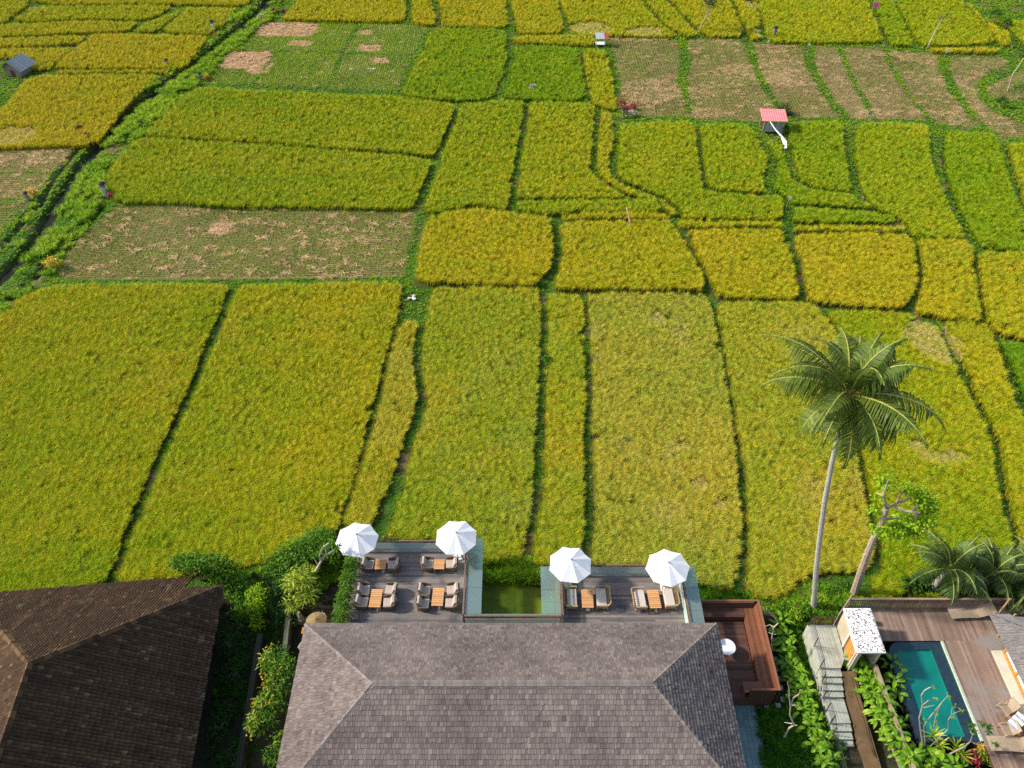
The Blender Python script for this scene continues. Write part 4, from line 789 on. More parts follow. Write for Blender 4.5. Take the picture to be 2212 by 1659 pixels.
# parasols
def parasol():
    r = empty('parasol', (0,0,ZD)); n = 8; R = 1.33; mb = MB(); vs = []; fs = []; rings = [(.02,2.86),(.10,2.82),(.5,2.66),(.95,2.46),(1.33,2.30)]
    for (rad, z) in rings:
        for k in range(n*2):
            a = 2*pi*k/(n*2); q = rad if k % 2 == 0 else rad*cos(pi/n)*(.985); sag = 0 if k % 2 == 0 else -.035*rad
            vs.append((q*cos(a), q*sin(a), z + sag))
    m = n*2
    for i in range(4):
        for k in range(m): fs.append((i*m+k, i*m+(k+1)%m, (i+1)*m+(k+1)%m, (i+1)*m+k))
    for k in range(m):  # short valance
        a = vs[4*m+k]; b = vs[4*m+(k+1)%m]; vs += [(a[0], a[1], a[2]-.05), (b[0], b[1], b[2]-.05)]; fs.append((4*m+k, 4*m+(k+1)%m, len(vs)-1, len(vs)-2))
    mb.add(vs, fs); mb.build('canopy', M_CANVAS, r)
    mb = MB()
    for k in range(n):
        a = 2*pi*k/n; mb.beam((.03*cos(a),.03*sin(a),2.80), (1.31*cos(a),1.31*sin(a),2.275), .025, .02); mb.beam((.03*cos(a),.03*sin(a),2.1), (.7*cos(a),.7*sin(a),2.50), .02, .02)
    mb.build('ribs', M_LWOOD, r)
    mb = MB(); mb.tube([(0,0,.1),(0,0,2.9)], .024, 8); mb.build('pole', M_LWOOD, r)
    mb = MB(); mb.lathe([(.045,2.84),(.05,2.88),(.03,2.93),(.012,2.96)], 8); mb.build('finial', mat('grey cap', (.25,.25,.25), (.2,.2,.2)) if 'grey cap' not in MATS else MATS['grey cap'], r)
    mb = MB(); mb.rbox(-.24,.24,-.24,.24,0,.13,.03); mb.lathe([(.06,.13),(.045,.32)], 10); mb.build('base', M_WHITE, r)
    return r
u0 = parasol(); tag(u0, '', 'parasol', 'white eight sided parasols at the corners of the decks')
for i, (px, py, rz, tx, ty, lab) in enumerate([(765.7,1152,.25,.0,.04,'white parasol at the far left corner of the larger deck, next to the shrubs'),(984.2,1146,.38,.02,0,'white parasol at the far right corner of the larger deck'),(1231.6,1206,.30,0,.02,'white parasol at the far left corner of the smaller deck'),(1449,1212,.02,0,-.05,'white parasol at the far right corner of the smaller deck')]):
    o = u0 if i == 0 else dup(u0); q = un(px, py, ZD+2.9); o.location = (q[0], q[1] - .05, ZD); o.rotation_euler = (tx, ty, rz); o['label'] = lab
# ---------------- sunken wooden corner terrace with benches ----------------
ct = empty('bench_terrace', (13, 24, .5)); tag(ct, 'red brown timber terrace with built in corner benches at the right end of the house', 'terrace')
X0, X1, Y0, Y1 = 10.6, 14.88, 21.25, 26.9; ZF, ZS, ZT = .45, .92, 1.42
mb = MB(); boards(mb, X0, X1-.8, Y0, Y1-.8, ZF, seed=33); loc(mb.build('floor_boards', M_DTEAK, ct), ct)
mb = MB(); boards(mb, X0, X1-.75, Y1-.72, Y1-.14, ZS, w=.11, seed=34, maxlen=4); mb.box(X0, X1-.75, Y1-.76, Y1-.72, ZF, ZS); loc(mb.build('bench', M_DTEAK, ct), ct)
mb = MB(); boards(mb, X1-.72, X1-.14, Y0+.14, Y1-.14, ZS, w=.11, along='y', seed=35, maxlen=4); mb.box(X1-.76, X1-.72, Y0, Y1-.76, ZF, ZS); loc(mb.build('bench', M_TEAK, ct), ct)
mb = MB(); boards(mb, X1-1.7, X1-.77, Y0+.14, Y0+.72, ZS, w=.11, seed=36, maxlen=4); mb.box(X1-1.7, X1-.77, Y0+.72, Y0+.76, ZF, ZS); mb.box(X1-1.74, X1-1.7, Y0+.12, Y0+.76, ZF, ZS); loc(mb.build('bench', M_TEAK, ct), ct)
mb = MB()
for k in range(4): z0 = ZS + k*.125; mb.box(X0, X1-.14, Y1-.14+.012*k, Y1-.05+.012*k, z0+.005, z0+.12, R_.uniform(.3,.8))
loc(mb.build('backrest', M_DTEAK, ct), ct)
mb = MB()
for k in range(4): z0 = ZS + k*.125; mb.box(X1-.14+.03*k, X1-.05+.03*k, Y0+.05, Y1-.14, z0+.005, z0+.12, R_.uniform(.3,.9))
loc(mb.build('backrest', M_TEAK, ct), ct)
mb = MB(); mb.box(X1-1.5, X1-.02, Y0+.02, Y0+.12, -.6, ZT, .3); mb.box(X1+.09, X1+.14, Y0+.0, Y1, -.6, ZT-.03, .3); mb.box(X0, X1+.09, Y1+.05, Y1+.09, -.6, ZT-.03, .3); mb.box(X0, X1-1.5, Y0+.02, Y0+.06, -.6, ZF-.03, .3)
loc(mb.build('skirt', M_DTEAK, ct), ct)
mb = MB(); mb.box(X0, X1+.16, Y1-.02, Y1+.10, ZT, ZT+.03, .7); mb.box(X1+.03, X1+.16, Y0, Y1-.02, ZT, ZT+.03, .9); mb.box(X1-1.5, X1+.03, Y0, Y0+.13, ZT+.003, ZT+.03, .6); loc(mb.build('rim', M_TEAK, ct), ct)
rt = empty('round_table', (12.15, 23.6, ZF)); q = un(1570, 1397, ZF+.72); rt.location = (q[0], q[1], ZF); tag(rt, 'round white table half hidden under the roof edge', 'table')
mb = MB(); mb.lathe([(.50,.69),(.52,.70),(.52,.715),(.49,.725)], 28); mb.build('tabletop', M_WHITE, rt, smooth=False)
mb = MB(); mb.lathe([(.06,.03),(.05,.69)], 10); mb.build('pedestal', M_IRON, rt); mb = MB(); mb.lathe([(.26,0),(.26,.02),(.08,.05)], 16); mb.build('foot', M_IRON, rt)
# slate path, stepping stones
sp = [un(1592,1523,-.5), un(1628,1523,-.5)]; mb = MB(); yy = sp[0][1]
xa, xb = sp[0][0]-.6, sp[1][0]+.05
for j in range(24):
    y1_ = yy - j*.42; x = xa
    while x < xb-.05: wd_ = .27; mb.box(x+.006, min(xb, x+wd_)-.006, y1_-.41, y1_, -.56, -.5+R_.uniform(-.003,.003), R_.uniform(.1,.9)); x += wd_
o = mb.build('slate_path', M_SLATE); tag(o, kind='structure')
SS = [(1671,1401),(1674,1382),(1678,1423),(1679,1444),(1686,1465),(1686,1485),(1692,1510),(1681,1524),(1656,1523)]
for i, (px, py) in enumerate(SS):
    q = un(px, py, -.52); mb = MB(); a = .15; mb.rbox(-a,a,-a,a,-.03,.05,.01); o = mb.build('stepping_stone', M_STONE); o.location = (q[0], q[1], -.57); o.rotation_euler[2] = R_.uniform(-.06,.06)
    tag(o, 'pale square stepping stone in the row beside the bench terrace', 'stepping stone', 'stepping stones beside the bench terrace')
# ---------------- stairs, landing, gate ----------------
ZL = .9
st = empty('garden_stairs', (18.4, 22.8, -.6)); tag(st, 'pale stone stairs and landing leading down beside the gate', 'stairs')
mb = MB(); mb.prism([(17.75,22.85),(19.0,22.85),(19.4,23.5),(19.45,25.6),(17.75,25.6)], -.6, ZL); loc(mb.build('landing', M_STONE, st), st)
def steps(ys, z, xl0, xr0, sl):
    for i in range(len(ys)-1):
        mb = MB(); y1_, y0_ = ys[i], ys[i+1]; c_ = ys[0]-y1_
        mb.box(xl0+c_*sl, xr0+c_*sl, y0_, y1_-.002, -.7, z); mb.box(xl0+c_*sl, xr0+c_*sl, y0_-.03, y1_-.002, z+.001, z+.035); loc(mb.build('step', M_STONE, st), st); z -= .17
    return z
yy1 = [22.85]; z = ZL-.17
for py in (1460.6,1475,1490.6,1505): yy1.append(un(1800, py, z)[1]); z -= .17
z = steps(yy1, ZL-.17, 17.78, 19.0, -.03)
yl = yy1[-1]; ylb = un(1820,1562,z)[1]; mb = MB(); mb.box(17.80, 18.98, ylb, yl-.002, -.7, z); loc(mb.build('step', M_STONE, st), st)
yy2 = [ylb]; zz = z - .17
for py in (1578.6,1596,1611): yy2.append(un(1830, py, zz)[1]); zz -= .15
zb_ = steps(yy2, z-.17, 17.85, 18.98, 0)
mb = MB(); mb.box(17.9, 18.98, 12, yy2[-1]-.002, -.75, zb_+.02); loc(mb.build('path_slab', mat('dark paving', (.11,.11,.12), (.07,.07,.08), rough=.7, scale=2), st), st)
ir = empty('iron_railing', (17.8, 25.5, ZL)); tag(ir, 'black iron railing along the left edge of the stone stairs', 'railing')
prof_ = [(17.80,25.55,ZL),(17.80,22.9,ZL),(17.78,yy1[-1],z+.02),(17.84,ylb,z+.02),(17.88,yy2[-1],zb_+.1),(17.9,16,zb_+.1)]
mb = MB()
for h in (.98,.80,.66,.52,.38,.24): mb.tube([(a,b,c_+h) for a,b,c_ in prof_], .02 if h > .9 else .008, 5)
loc(mb.build('bars', M_IRON, ir), ir)
for i in range(len(prof_)-1):
    for s_ in (0,.5):
        a = Vector(prof_[i]).lerp(Vector(prof_[i+1]), s_); mb = MB(); mb.beam(a, a+Vector((0,0,.98)), .04, .04); loc(mb.build('post', M_IRON, ir), ir)
ir2 = empty('iron_railing', (17.8, 25.6, ZL)); tag(ir2, 'short black lattice railing across the far end of the landing', 'railing')
mb = MB()
for h in (.1,.98): mb.beam((17.82,25.62,ZL+h), (19.4,25.62,ZL+h), .03, .03)
loc(mb.build('bars', M_IRON, ir2), ir2)
mb = MB()
for k in range(15): x = 17.86+k*.108; mb.beam((x,25.62,ZL+.1), (x,25.62,ZL+.98), .014, .014)
for k in range(7): mb.beam((17.82,25.62,ZL+.2+k*.11), (19.4,25.62,ZL+.2+k*.11), .012, .012)
loc(mb.build('lattice', mat('rusty lattice', (.16,.06,.03), (.10,.04,.025)), ir2), ir2)
# gate house
gh = empty('gate', (20.1, 24.2, ZL)); tag(gh, 'small walled gate with an orange wooden door under a white speckled slab roof', 'gate')
ZG = 2.62
mb = MB(); mb.box(19.50,19.72,24.28,25.55,-.6,ZG); mb.box(19.5,19.72,22.86,22.98,-.6,ZG); mb.box(19.72,20.9,25.4,25.55,-.6,ZG); mb.box(20.72,20.9,22.95,25.4,-.6,ZG); loc(mb.build('wall', M_WALLC, gh), gh)
mb = MB(); mb.box(19.44,19.75,24.12,24.28,ZL,ZG-.05); mb.box(19.44,19.75,22.98,23.06,ZL,ZG-.05); mb.box(19.44,19.75,23.06,24.12,ZG-.2,ZG-.05); loc(mb.build('door_frame', mat('pale stone trim', (.5,.5,.44), (.42,.42,.36)), gh), gh)
d_ = loc(MB().build('d', None, gh), gh); bpy.data.objects.remove(d_)
mb = MB()
for k in range(7): mb.box(19.56,19.62,23.065+k*.15,23.065+(k+1)*.15-.008,ZL+.02,ZG-.2)
dr = loc(mb.build('door', M_ORANGE, gh), gh); mb = MB(); mb.beam((19.53,23.2,1.6),(19.53,23.2,1.8),.03,.03); mb.build('handle', M_IRON, dr)
mb = MB(); mb.box(19.42,21.0,22.82,25.62,ZG+.01,ZG+.15); rf_ = loc(mb.build('roof', M_WHITE, gh), gh); mb = MB(); mb.box(19.47,20.95,22.87,25.57,ZG+.151,ZG+.18); mb.build('pebble_top', M_SPECK, rf_)
mb = MB(); mb.box(20.4,20.75,25.75,26.05,.82,1.6); mb.box(20.85,21.15,25.72,26.02,.82,1.75); tag(mb.build('planter_box', M_WHITE), 'pair of white boxes standing behind the gate roof', 'box')
mb = MB(); mb.prism([un(px, py, ZL)[:2] for px, py in ((1824,1424),(1842,1428),(1852,1416),(1846,1398),(1824,1392))][::1], ZL-.5, ZL-.02); o = mb.build('landing_step', M_STONE); tag(o, 'rounded stone step outside the orange door', 'step')
# retaining walls right of the stairs
def wall_strip(name, label, pts, w_, z0, z1, m, cat='wall'):
    mb = MB(); P_ = [Vector((p[0], p[1], 0)) for p in pts]; L_ = []; Rr = []
    for i, p in enumerate(P_):
        d = (P_[min(i+1, len(P_)-1)] - P_[max(i-1, 0)]).normalized(); s = Vector((d.y, -d.x, 0))*w_/2; L_.append(p-s); Rr.append(p+s)
    z1s = z1 if hasattr(z1, '__len__') else [z1]*len(P_); n = len(P_)
    vs = []
    for i in range(n): vs += [(L_[i].x, L_[i].y, z0), (L_[i].x, L_[i].y, z1s[i]), (Rr[i].x, Rr[i].y, z1s[i]), (Rr[i].x, Rr[i].y, z0)]
    fs = []
    for i in range(n-1): b = 4*i; fs += [(b, b+1, b+5, b+4), (b+1, b+2, b+6, b+5), (b+2, b+3, b+7, b+6), (b+3, b, b+4, b+7)]
    fs += [(3,2,1,0), (4*n-4, 4*n-3, 4*n-2, 4*n-1)]; mb.add(vs, fs); o = mb.build(name, m); return tag(o, label, cat)
MW = [un(1832,1450,.75), un(1840,1505,.25), un(1862,1600,-.1), un(1884,1659,-.25), un(1960,1850,-.4)]
wall_strip('retaining_wall', 'broad brown mud wall along the right side of the stairs', [(MW[0][0]+.05+(MW[0][1]-m[1])*.035, m[1]) for m in MW], .80, -.8, [m[2] for m in MW], M_WALLB)
wall_strip('garden_wall', 'cream wall running down from the gate beside the broad leaved plants', [(20.85,22.8),(21.0,20.5),(21.2,18.3),(21.6,13)], .17, -.8, [1.4,1.2,1.0,.8], mat('stained cream render', (.34,.27,.17), (.20,.14,.08), rough=.9, scale=1.0))
mb = MB(); mb.tube([(MW[0][0]+.1,22.4,.78),(MW[0][0]+.14,21.4,.50),(MW[0][0]+.28,20.4,.28),(MW[0][0]+.30,19.2,.04),(MW[0][0]+.36,18.2,-.08)], .022, 6); tag(mb.build('hose', M_IRON), 'black hose lying along the brown mud wall', 'hose')
# ---------------- pool villa ----------------
ZP = .8; px0, px1, py0, py1 = 22.15, 25.45, 18.72, 24.6
deck('pool_deck', 'brown boarded deck around the turquoise pool', 20.95, 34, 12, 26.7, ZP, M_PDECK, along='y', seed=60, rects=[(20.95,34,py1+.02,26.7),(px1+.14,34,12,py1+.02),(23.2,px1+.14,12,16.9)])
pl = empty('swimming_pool', ((px0+px1)/2, (py0+py1)/2, -.6)); tag(pl, 'turquoise swimming pool with a dark tiled rounded rim', 'pool')
mb = MB(); corner = [(px0+.9 - .9*cos(a), py1-.9 + .9*sin(a)) for a in np.linspace(0, pi/2, 6)]
out = [(px0,py0)] + corner + [(px1,py1),(px1,py0)]
wi = .48; inner = [(px0+wi,py0+.30)] + [(px0+wi+.25-.25*cos(a), py1-.42-.25+.25*sin(a)) for a in np.linspace(0, pi/2, 6)] + [(px1-.70,py1-.42),(px1-.70,py0+.30)]
n = len(out); vs = [(a,b,ZP-.10) for a,b in out] + [(a,b,ZP-.17) for a,b in inner] + [(a,b,ZP-.36) for a,b in inner] + [(a,b,-.7) for a,b in out]
mb.add(vs, [(i, (i+1)%n, n+(i+1)%n, n+i) for i in range(n)] + [(3*n+i, 3*n+(i+1)%n, (i+1)%n, i) for i in range(n)]); loc(mb.build('rim', M_DTILE, pl), pl)
mb = MB(); mb.add(vs, [(n+i, n+(i+1)%n, 2*n+(i+1)%n, 2*n+i) for i in range(n)] + [tuple(range(2*n, 3*n))]); loc(mb.build('basin', M_TEAL, pl), pl)
mb = MB(); mb.add([(a*.998+.002*23.8,b,ZP-.075) for a,b in out], [tuple(range(n))]); loc(mb.build('water_surface', M_POOLW, pl), pl)
mb = MB(); mb.box(px1+.0,px1+.13,py0,py1,-.6,ZP+.02); loc(mb.build('coping', M_COPE, pl), pl)
# slatted fence
fn = empty('slatted_fence', (20.6, 26.76, ZP)); tag(fn, 'long brown slatted fence between the pool deck and the rice', 'fence')
mb = MB(); mb.box(20.4,30.3,26.72,26.84,ZP+1.05,ZP+1.10); loc(mb.build('top_rail', mat('faded fence rail', (.34,.22,.15), (.26,.17,.12)), fn), fn)
mb = MB(); x = 20.45
while x < 30.2: mb.box(x, x+.05, 26.74, 26.79, ZP-.6, ZP+1.05, R_.uniform(.2,.8)); x += .135
loc(mb.build('slats', M_PDECK, fn), fn)
mb = MB(); mb.box(20.4,30.3,26.80,26.83,ZP+.1,ZP+.16); mb.box(20.4,30.3,26.80,26.83,ZP+.8,ZP+.86)
loc(mb.build('back_rail', M_DTEAK, fn), fn)
fn2 = empty('slatted_fence', (19.9, 25.7, .9)); tag(fn2, 'short slanting run of slatted fence climbing behind the gate', 'fence')
for k in range(10): mb = MB(); t_ = k/9; x = 19.5+.95*t_; y = 25.8+1.05*t_; mb.beam((x,y,.3),(x,y,1.95+.25*t_),.06,.06); loc(mb.build('slat', mat('pale slats', (.38,.30,.24), (.28,.22,.17)) if k == 0 else MATS['pale slats'], fn2), fn2)
mb = MB(); mb.beam((19.5,25.85,.6),(20.45,26.9,.8),.04,.06); mb.beam((19.5,25.85,1.6),(20.45,26.9,1.85),.04,.06); loc(mb.build('rail', M_PDECK, fn2), fn2)
# villa
vl = empty('pool_villa', (30, 20, ZP)); tag(vl, 'thatched villa at the right edge with orange framed sliding doors', 'villa')
mb = MB(); mb.seed = 0
def thatch(e0, e1, t0, t1, seed):
    b = MB(); shingles(b, e0, e1, t0, t1, .16, .22, th=.06, seed=seed); mb.v_off = len(mb.v); n0 = len(mb.v); mb.v += b.v; mb.f += [tuple(i+n0 for i in f) for f in b.f]; mb.a += b.a
thatch((27.45,24.9,3.3), (27.75,15.0,3.3), (32.5,20.2,5.6), (32.5,15.0,5.6), 71)
thatch((36,24.3,3.3), (28.75,24.5,3.4), (36,20.2,5.6), (32.5,20.2,5.6), 72)
mb.add([(27.45,24.9,3.26),(27.75,15.0,3.26),(36,15,3.26),(36,24.3,3.26),(28.75,24.5,3.3),(32.5,20.2,5.5),(36,20.2,5.5),(32.5,15,5.5),(28.6,24.88,3.3)], [(0,1,7,5),(4,5,6,3),(0,3,2,1),(0,5,4,8)], .2)
mb.add([(27.45,24.9,3.36),(28.6,24.9,3.36),(28.75,24.5,3.46),(32.5,20.2,5.65)], [(0,1,2,3)], .6)
loc(mb.build('roof', M_THATCH, vl), vl)
q1 = un(2143,1405,ZP+.12); mb = MB(); mb.box(q1[0],36,12,q1[1],ZP-.02,ZP+.12); loc(mb.build('platform', mat('pale stone floor', (.52,.48,.38), (.44,.40,.32), scale=2), vl), vl)
wx = q1[0]+.62; wy = q1[1]-.05
mb = MB()
for k in range(4):
    y = wy - k*1.45; mb.box(wx, wx+.10, y-.12, y, ZP+.12, 3.1)
mb.box(wx-.06, wx+.12, wy-4.5, wy, ZP+.122, ZP+.20); mb.box(wx, wx+.10, wy-4.35, wy-.12, 2.9, 3.1); loc(mb.build('window_frame', M_ORANGE, vl), vl)
mb = MB()
for k in range(3):
    y = wy-.14 - k*1.45
    for i in range(12): y0_ = y - i*.108; mb.add([(wx+.09,y0_,ZP+.2),(wx+.09+(.05 if i%2 else 0),y0_-.108,ZP+.2),(wx+.09+(.05 if i%2 else 0),y0_-.108,2.9),(wx+.09,y0_,2.9)], [(0,1,2,3)])
loc(mb.build('curtain', M_CLOTH, vl), vl)
mb = MB(); mb.box(wx+.4,35.5,13,wy,ZP+.12,3.25); loc(mb.build('wall', M_WALLC, vl), vl)
def lounger(px, py, rz, label, L_=2.3, W_=.75):
    r = empty('sun_lounger', (*un(px, py, ZP+.35)[:2], ZP), rz); tag(r, label, 'sun lounger', 'woven sun loungers round the pool'); mb = MB(); n = 14; vs = []
    for i in range(n+1):
        u = i/n; x = (u-.5)*L_; z = .26 + .05*sin(u*2*pi*1.0) + (.0 if u < .62 else (u-.62)*1.25)
        vs += [(x,-W_/2,z),(x,W_/2,z),(x,W_/2,z-.05),(x,-W_/2,z-.05)]
    fs = []
    for i in range(n): b = 4*i; fs += [(b,b+4,b+5,b+1),(b+1,b+5,b+6,b+2),(b+2,b+6,b+7,b+3),(b+3,b+7,b+4,b)]
    fs += [(0,1,2,3),(4*n+3,4*n+2,4*n+1,4*n)]; mb.add(vs, fs); mb.build('seat', M_LOUNGE, r)
    for sx in (-.9,.3):
        for sy in (-.3,.3): mb = MB(); mb.beam((sx,sy,0),(sx,sy,.26),.05,.05); mb.build('leg', M_DTEAK, r)
    return r
lounger(2098, 1320, radians(3), 'long sun lounger beside the slatted fence', 2.6, .8)
lounger(2190, 1316, radians(8), 'sun lounger in the far corner under the shrub', 1.9, .7)
lounger(2195, 1606, radians(-2), 'long sun lounger at the near right of the pool deck', 2.8, .8)
def sling(px, py, rz, label):
    r = empty('garden_chair', (*un(px, py, ZP+.3)[:2], ZP), rz); tag(r, label, 'garden chair', 'curved garden chairs by the villa doors'); mb = MB()
    mb.add([(.32,-.3,.36),(.32,.3,.36),(-.15,.3,.28),(-.15,-.3,.28),(-.42,.3,.78),(-.42,-.3,.78)], [(0,1,2,3),(3,2,4,5)]); o = mb.build('seat', M_LOUNGE, r)
    s = o.modifiers.new('s', 'SOLIDIFY'); s.thickness = .05
    for sy in (-.33,.33): mb = MB(); mb.tube([(.35,sy,0),(.42,sy,.3),(.3,sy,.52),(-.1,sy,.56),(-.45,sy,.5),(-.5,sy,0)], .022, 6); mb.build('side_frame', M_LWOOD, r)
sling(2176, 1530, radians(200), 'brown garden chair nearest the villa doors')
sling(2178, 1577, radians(185), 'brown garden chair behind the near lounger')
mb = MB(); q = un(2200,1556,ZP+.9)
vs = []; fs = []
for i in range(7):
    for j in range(4): vs.append((i*.14-.4, j*.2-.3, .55 + .35*(i/6) + .02*sin(j*3+i)))
for i in range(6):
    for j in range(3): mb.add([vs[i*4+j], vs[i*4+j+1], vs[(i+1)*4+j+1], vs[(i+1)*4+j]], [(0,1,2,3)], (i % 2)*1.0)
o = mb.build('towel', mat('striped towel', (.25,.25,.30), (.70,.70,.72), attr=True, scale=.1)); o.location = (q[0], q[1], ZP); o.rotation_euler[2] = .6; tag(o, 'grey striped towel hung beside the garden chairs', 'towel')
mb = MB(); q = un(2185,1322,ZP+1); mb.box(-.5,.5,-.4,.4,0,.35); 
M_WHITE and tag(mb.build('storage_box', M_DARK), 'dark box beside the fence in the far corner of the pool deck', 'box'); bpy.data.objects['storage_box'].location = (un(2158,1313,ZP)[0], un(2158,1313,ZP)[1], ZP); bpy.data.objects['storage_box'].scale = (.5,.5,.8)
mb = MB()
for k in range(2): mb.beam((0,0,0),(0,0,2.5),.08,.08)
for i, (px, py) in enumerate([(2131,1341),(2141,1374)]):
    mb = MB(); mb.beam((0,0,0),(0,0,2.5),.09,.09); o = mb.build('roof_post', M_LWOOD, vl); q = un(px, py, ZP); o.location = (q[0]+.4-vl.location[0], q[1]-vl.location[1], 0)
# ---------------- plants ----------------
def leafcloud(name, blobs, n, ll, lw, m, parent, seed=1, up=.35, surf=.55):
    r = np.random.default_rng(seed); tot = sum(b[1][0]*b[1][1]+b[1][2]*b[1][1] for b in blobs); V = []; A = []
    for (c, rad) in blobs:
        k = max(6, int(n*(rad[0]*rad[1]+rad[2]*rad[1])/tot)); d = r.normal(0, 1, (k, 3)); d /= np.linalg.norm(d, axis=1)[:, None]; d[:, 2] = np.where(d[:, 2] < -.3, -d[:, 2], d[:, 2])
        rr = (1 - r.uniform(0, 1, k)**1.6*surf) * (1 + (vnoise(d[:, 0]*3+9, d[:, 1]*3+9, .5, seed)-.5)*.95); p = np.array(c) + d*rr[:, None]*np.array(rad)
        a = d*.8 + r.normal(0, .7, (k, 3)); a[:, 2] = a[:, 2]*.6 - .15; a /= np.linalg.norm(a, axis=1)[:, None]
        nn = r.normal(0, 1, (k, 3)); nn[:, 2] = np.abs(nn[:, 2]) + up*2; s = np.cross(a, nn); s /= np.linalg.norm(s, axis=1)[:, None]
        L = ll*r.uniform(.6, 1.3, k)[:, None]; W = lw*r.uniform(.7, 1.3, k)[:, None]; drop = np.array([0,0,-.25])
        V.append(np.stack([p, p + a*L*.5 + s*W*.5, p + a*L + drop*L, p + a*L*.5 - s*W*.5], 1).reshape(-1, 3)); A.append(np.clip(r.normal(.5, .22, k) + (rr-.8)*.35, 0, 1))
    V = np.concatenate(V); A = np.concatenate(A); k = len(A); return qmesh(name, V, np.arange(k*4).reshape(-1, 4), A, m, parent)
def shrub(nm, label, cat, loc_, blobs, n, ll, lw, m, seed=1, stems=5, group=None, extra=None, part='foliage'):
    r = empty(nm, loc_); tag(r, label, cat, group); leafcloud(part, blobs, n, ll, lw, m, r, seed)
    rr = random.Random(seed); mb = MB()
    for i in range(stems):
        c, rad = blobs[i % len(blobs)]; e = Vector(c) + Vector((rr.uniform(-.5,.5)*rad[0], rr.uniform(-.5,.5)*rad[1], rad[2]*.3)); b = Vector((rr.uniform(-.1,.1), rr.uniform(-.1,.1), 0)); b2 = b.lerp(e, .5) + Vector((rr.uniform(-.1,.1), rr.uniform(-.1,.1), .1))
        mb.tube([b, b2, e], [.045,.03,.012], 5)
    mb.build('stem', M_BARK2, r)
    if extra:
        for (pn, pm, bl, nn, l2, w2) in extra: leafcloud(pn, bl, nn, l2, w2, pm, r, seed+50)
    return r
def frond(V, A, Rb, base, az, L, el, droop, nl, ll, lw, rr, twist=.0, sag=1.0):
    """one feather leaf: V,A leaflets; Rb rachis points"""
    h = np.array([cos(az), sin(az), 0]); s = np.array([-sin(az), cos(az), 0]); p = np.array(base, float); pts = [p.copy()]; th = el; n = 16; ds = L/n; dirs = []
    for i in range(n): d = h*cos(th) + np.array([0,0,1])*sin(th); dirs.append(d); p = p + d*ds; pts.append(p.copy()); th -= droop/n*(.4+1.2*i/n)
    dirs.append(dirs[-1])
    for i in range(nl):
        u = .10 + .88*i/nl; k = min(n-1, int(u*n)); f = u*n-k; q = pts[k]*(1-f) + pts[k+1]*f; d = dirs[k]; up = np.cross(s, d); ln = ll*(sin(min(1, u*1.15+.12)*pi)**.6*.85+.12)
        for sd in (-1, 1):
            w_ = sd*s*.86 + d*.42 + up*.16 + rr.normal(0, .06, 3); w_ /= np.linalg.norm(w_); e1 = q + w_*ln*.5; e2 = q + w_*ln*.86 - np.array([0,0,1])*ln*.34*sag*rr.uniform(.6, 1.5)
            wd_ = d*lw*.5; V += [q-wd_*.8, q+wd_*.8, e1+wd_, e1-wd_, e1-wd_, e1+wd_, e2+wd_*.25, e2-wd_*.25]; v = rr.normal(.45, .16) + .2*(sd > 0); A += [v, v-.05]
    return pts
def make_palm(nm, label, trunk, rad, nf, L, seed, green=None, dry=3, els=None, ll=.85, group=None, cat='palm tree', lw=.055, lean=0):
    base = Vector(trunk[0]); top = Vector(trunk[-1]) - base; r = empty(nm, base); tag(r, label, cat, group); rr = np.random.default_rng(seed)
    mb = MB(); P_ = [Vector(p)-base for p in trunk]; Q = []; Rr = []
    for i in range(len(P_)-1):
        for k in range(6): t = k/6; Q.append(P_[i].lerp(P_[i+1], t)); 
    Q.append(P_[-1]); m_ = len(Q); Rr = [rad[0] + (rad[1]-rad[0])*i/(m_-1) + (.006 if i % 2 else 0) + (rad[0]*.35*(1-i/2) if i < 2 else 0) for i in range(m_)]; mb.tube(Q, Rr, 10); mb.build('trunk', M_BARK, r)
    for i in range(nf):
        V = []; A = []; az = i*2.39996 + rr.uniform(-.38, .38); lv = i/nf; el = (radians(84 - 108*lv) if els is None else radians(els[0] + (els[1]-els[0])*lv)) + rr.uniform(-.22, .22)
        isdry = i >= nf - dry; Lf = L*(.75 + .25*sin(min(1, lv*1.4+.2)*pi/1.2))*rr.uniform(.80, 1.12)
        pts = frond(V, A, None, top + Vector((cos(az)*.12, sin(az)*.12, 0)), az, Lf, el, radians(rr.uniform(80, 135)) if not isdry else radians(50), 44, ll*(.8 if isdry else 1), lw, rr, sag=1.8 if isdry else 1.45)
        V = np.array(V); k = len(A); f = qmesh('frond', V, np.arange(k*4).reshape(-1, 4), np.clip(A, 0, 1), M_PDRY if isdry else (green or M_PFROND), r)
        mb = MB(); mb.tube([Vector(p) for p in pts[::2]], [.05*(1-j/9)+.008 for j in range(len(pts[::2]))], 5); mb.build('midrib', M_PDRY if isdry else M_RIB, f)
    return r, top
YT = 27.4
tr = [uny(1757,1312,YT), uny(1763,1230,YT), uny(1771,1160,YT), uny(1782,1080,YT), uny(1796,1005,YT+.1), uny(1812,935,YT+.2), uny(1833,850,YT+.3)]
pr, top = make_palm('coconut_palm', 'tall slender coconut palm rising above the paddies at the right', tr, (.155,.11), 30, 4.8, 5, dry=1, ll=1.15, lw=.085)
mb = MB()
for i in range(9): a = i*2.4; mb.rock((top.x+.28*cos(a), top.y+.28*sin(a), top.z-.15-.12*(i % 3)), (.12,.12,.15), i)
mb.build('coconuts', mat('coconut husk', (.20,.16,.03), (.12,.07,.02)), pr)
mb = MB()
for i in range(10): a = i*2.4+1; mb.tube([(top.x,top.y,top.z),(top.x+.3*cos(a),top.y+.3*sin(a),top.z+.15),(top.x+.55*cos(a),top.y+.55*sin(a),top.z-.1)], [.05,.035,.01], 5)
mb.build('flower_stalks', mat('dry stalks', (.30,.17,.04), (.20,.10,.03)), pr)
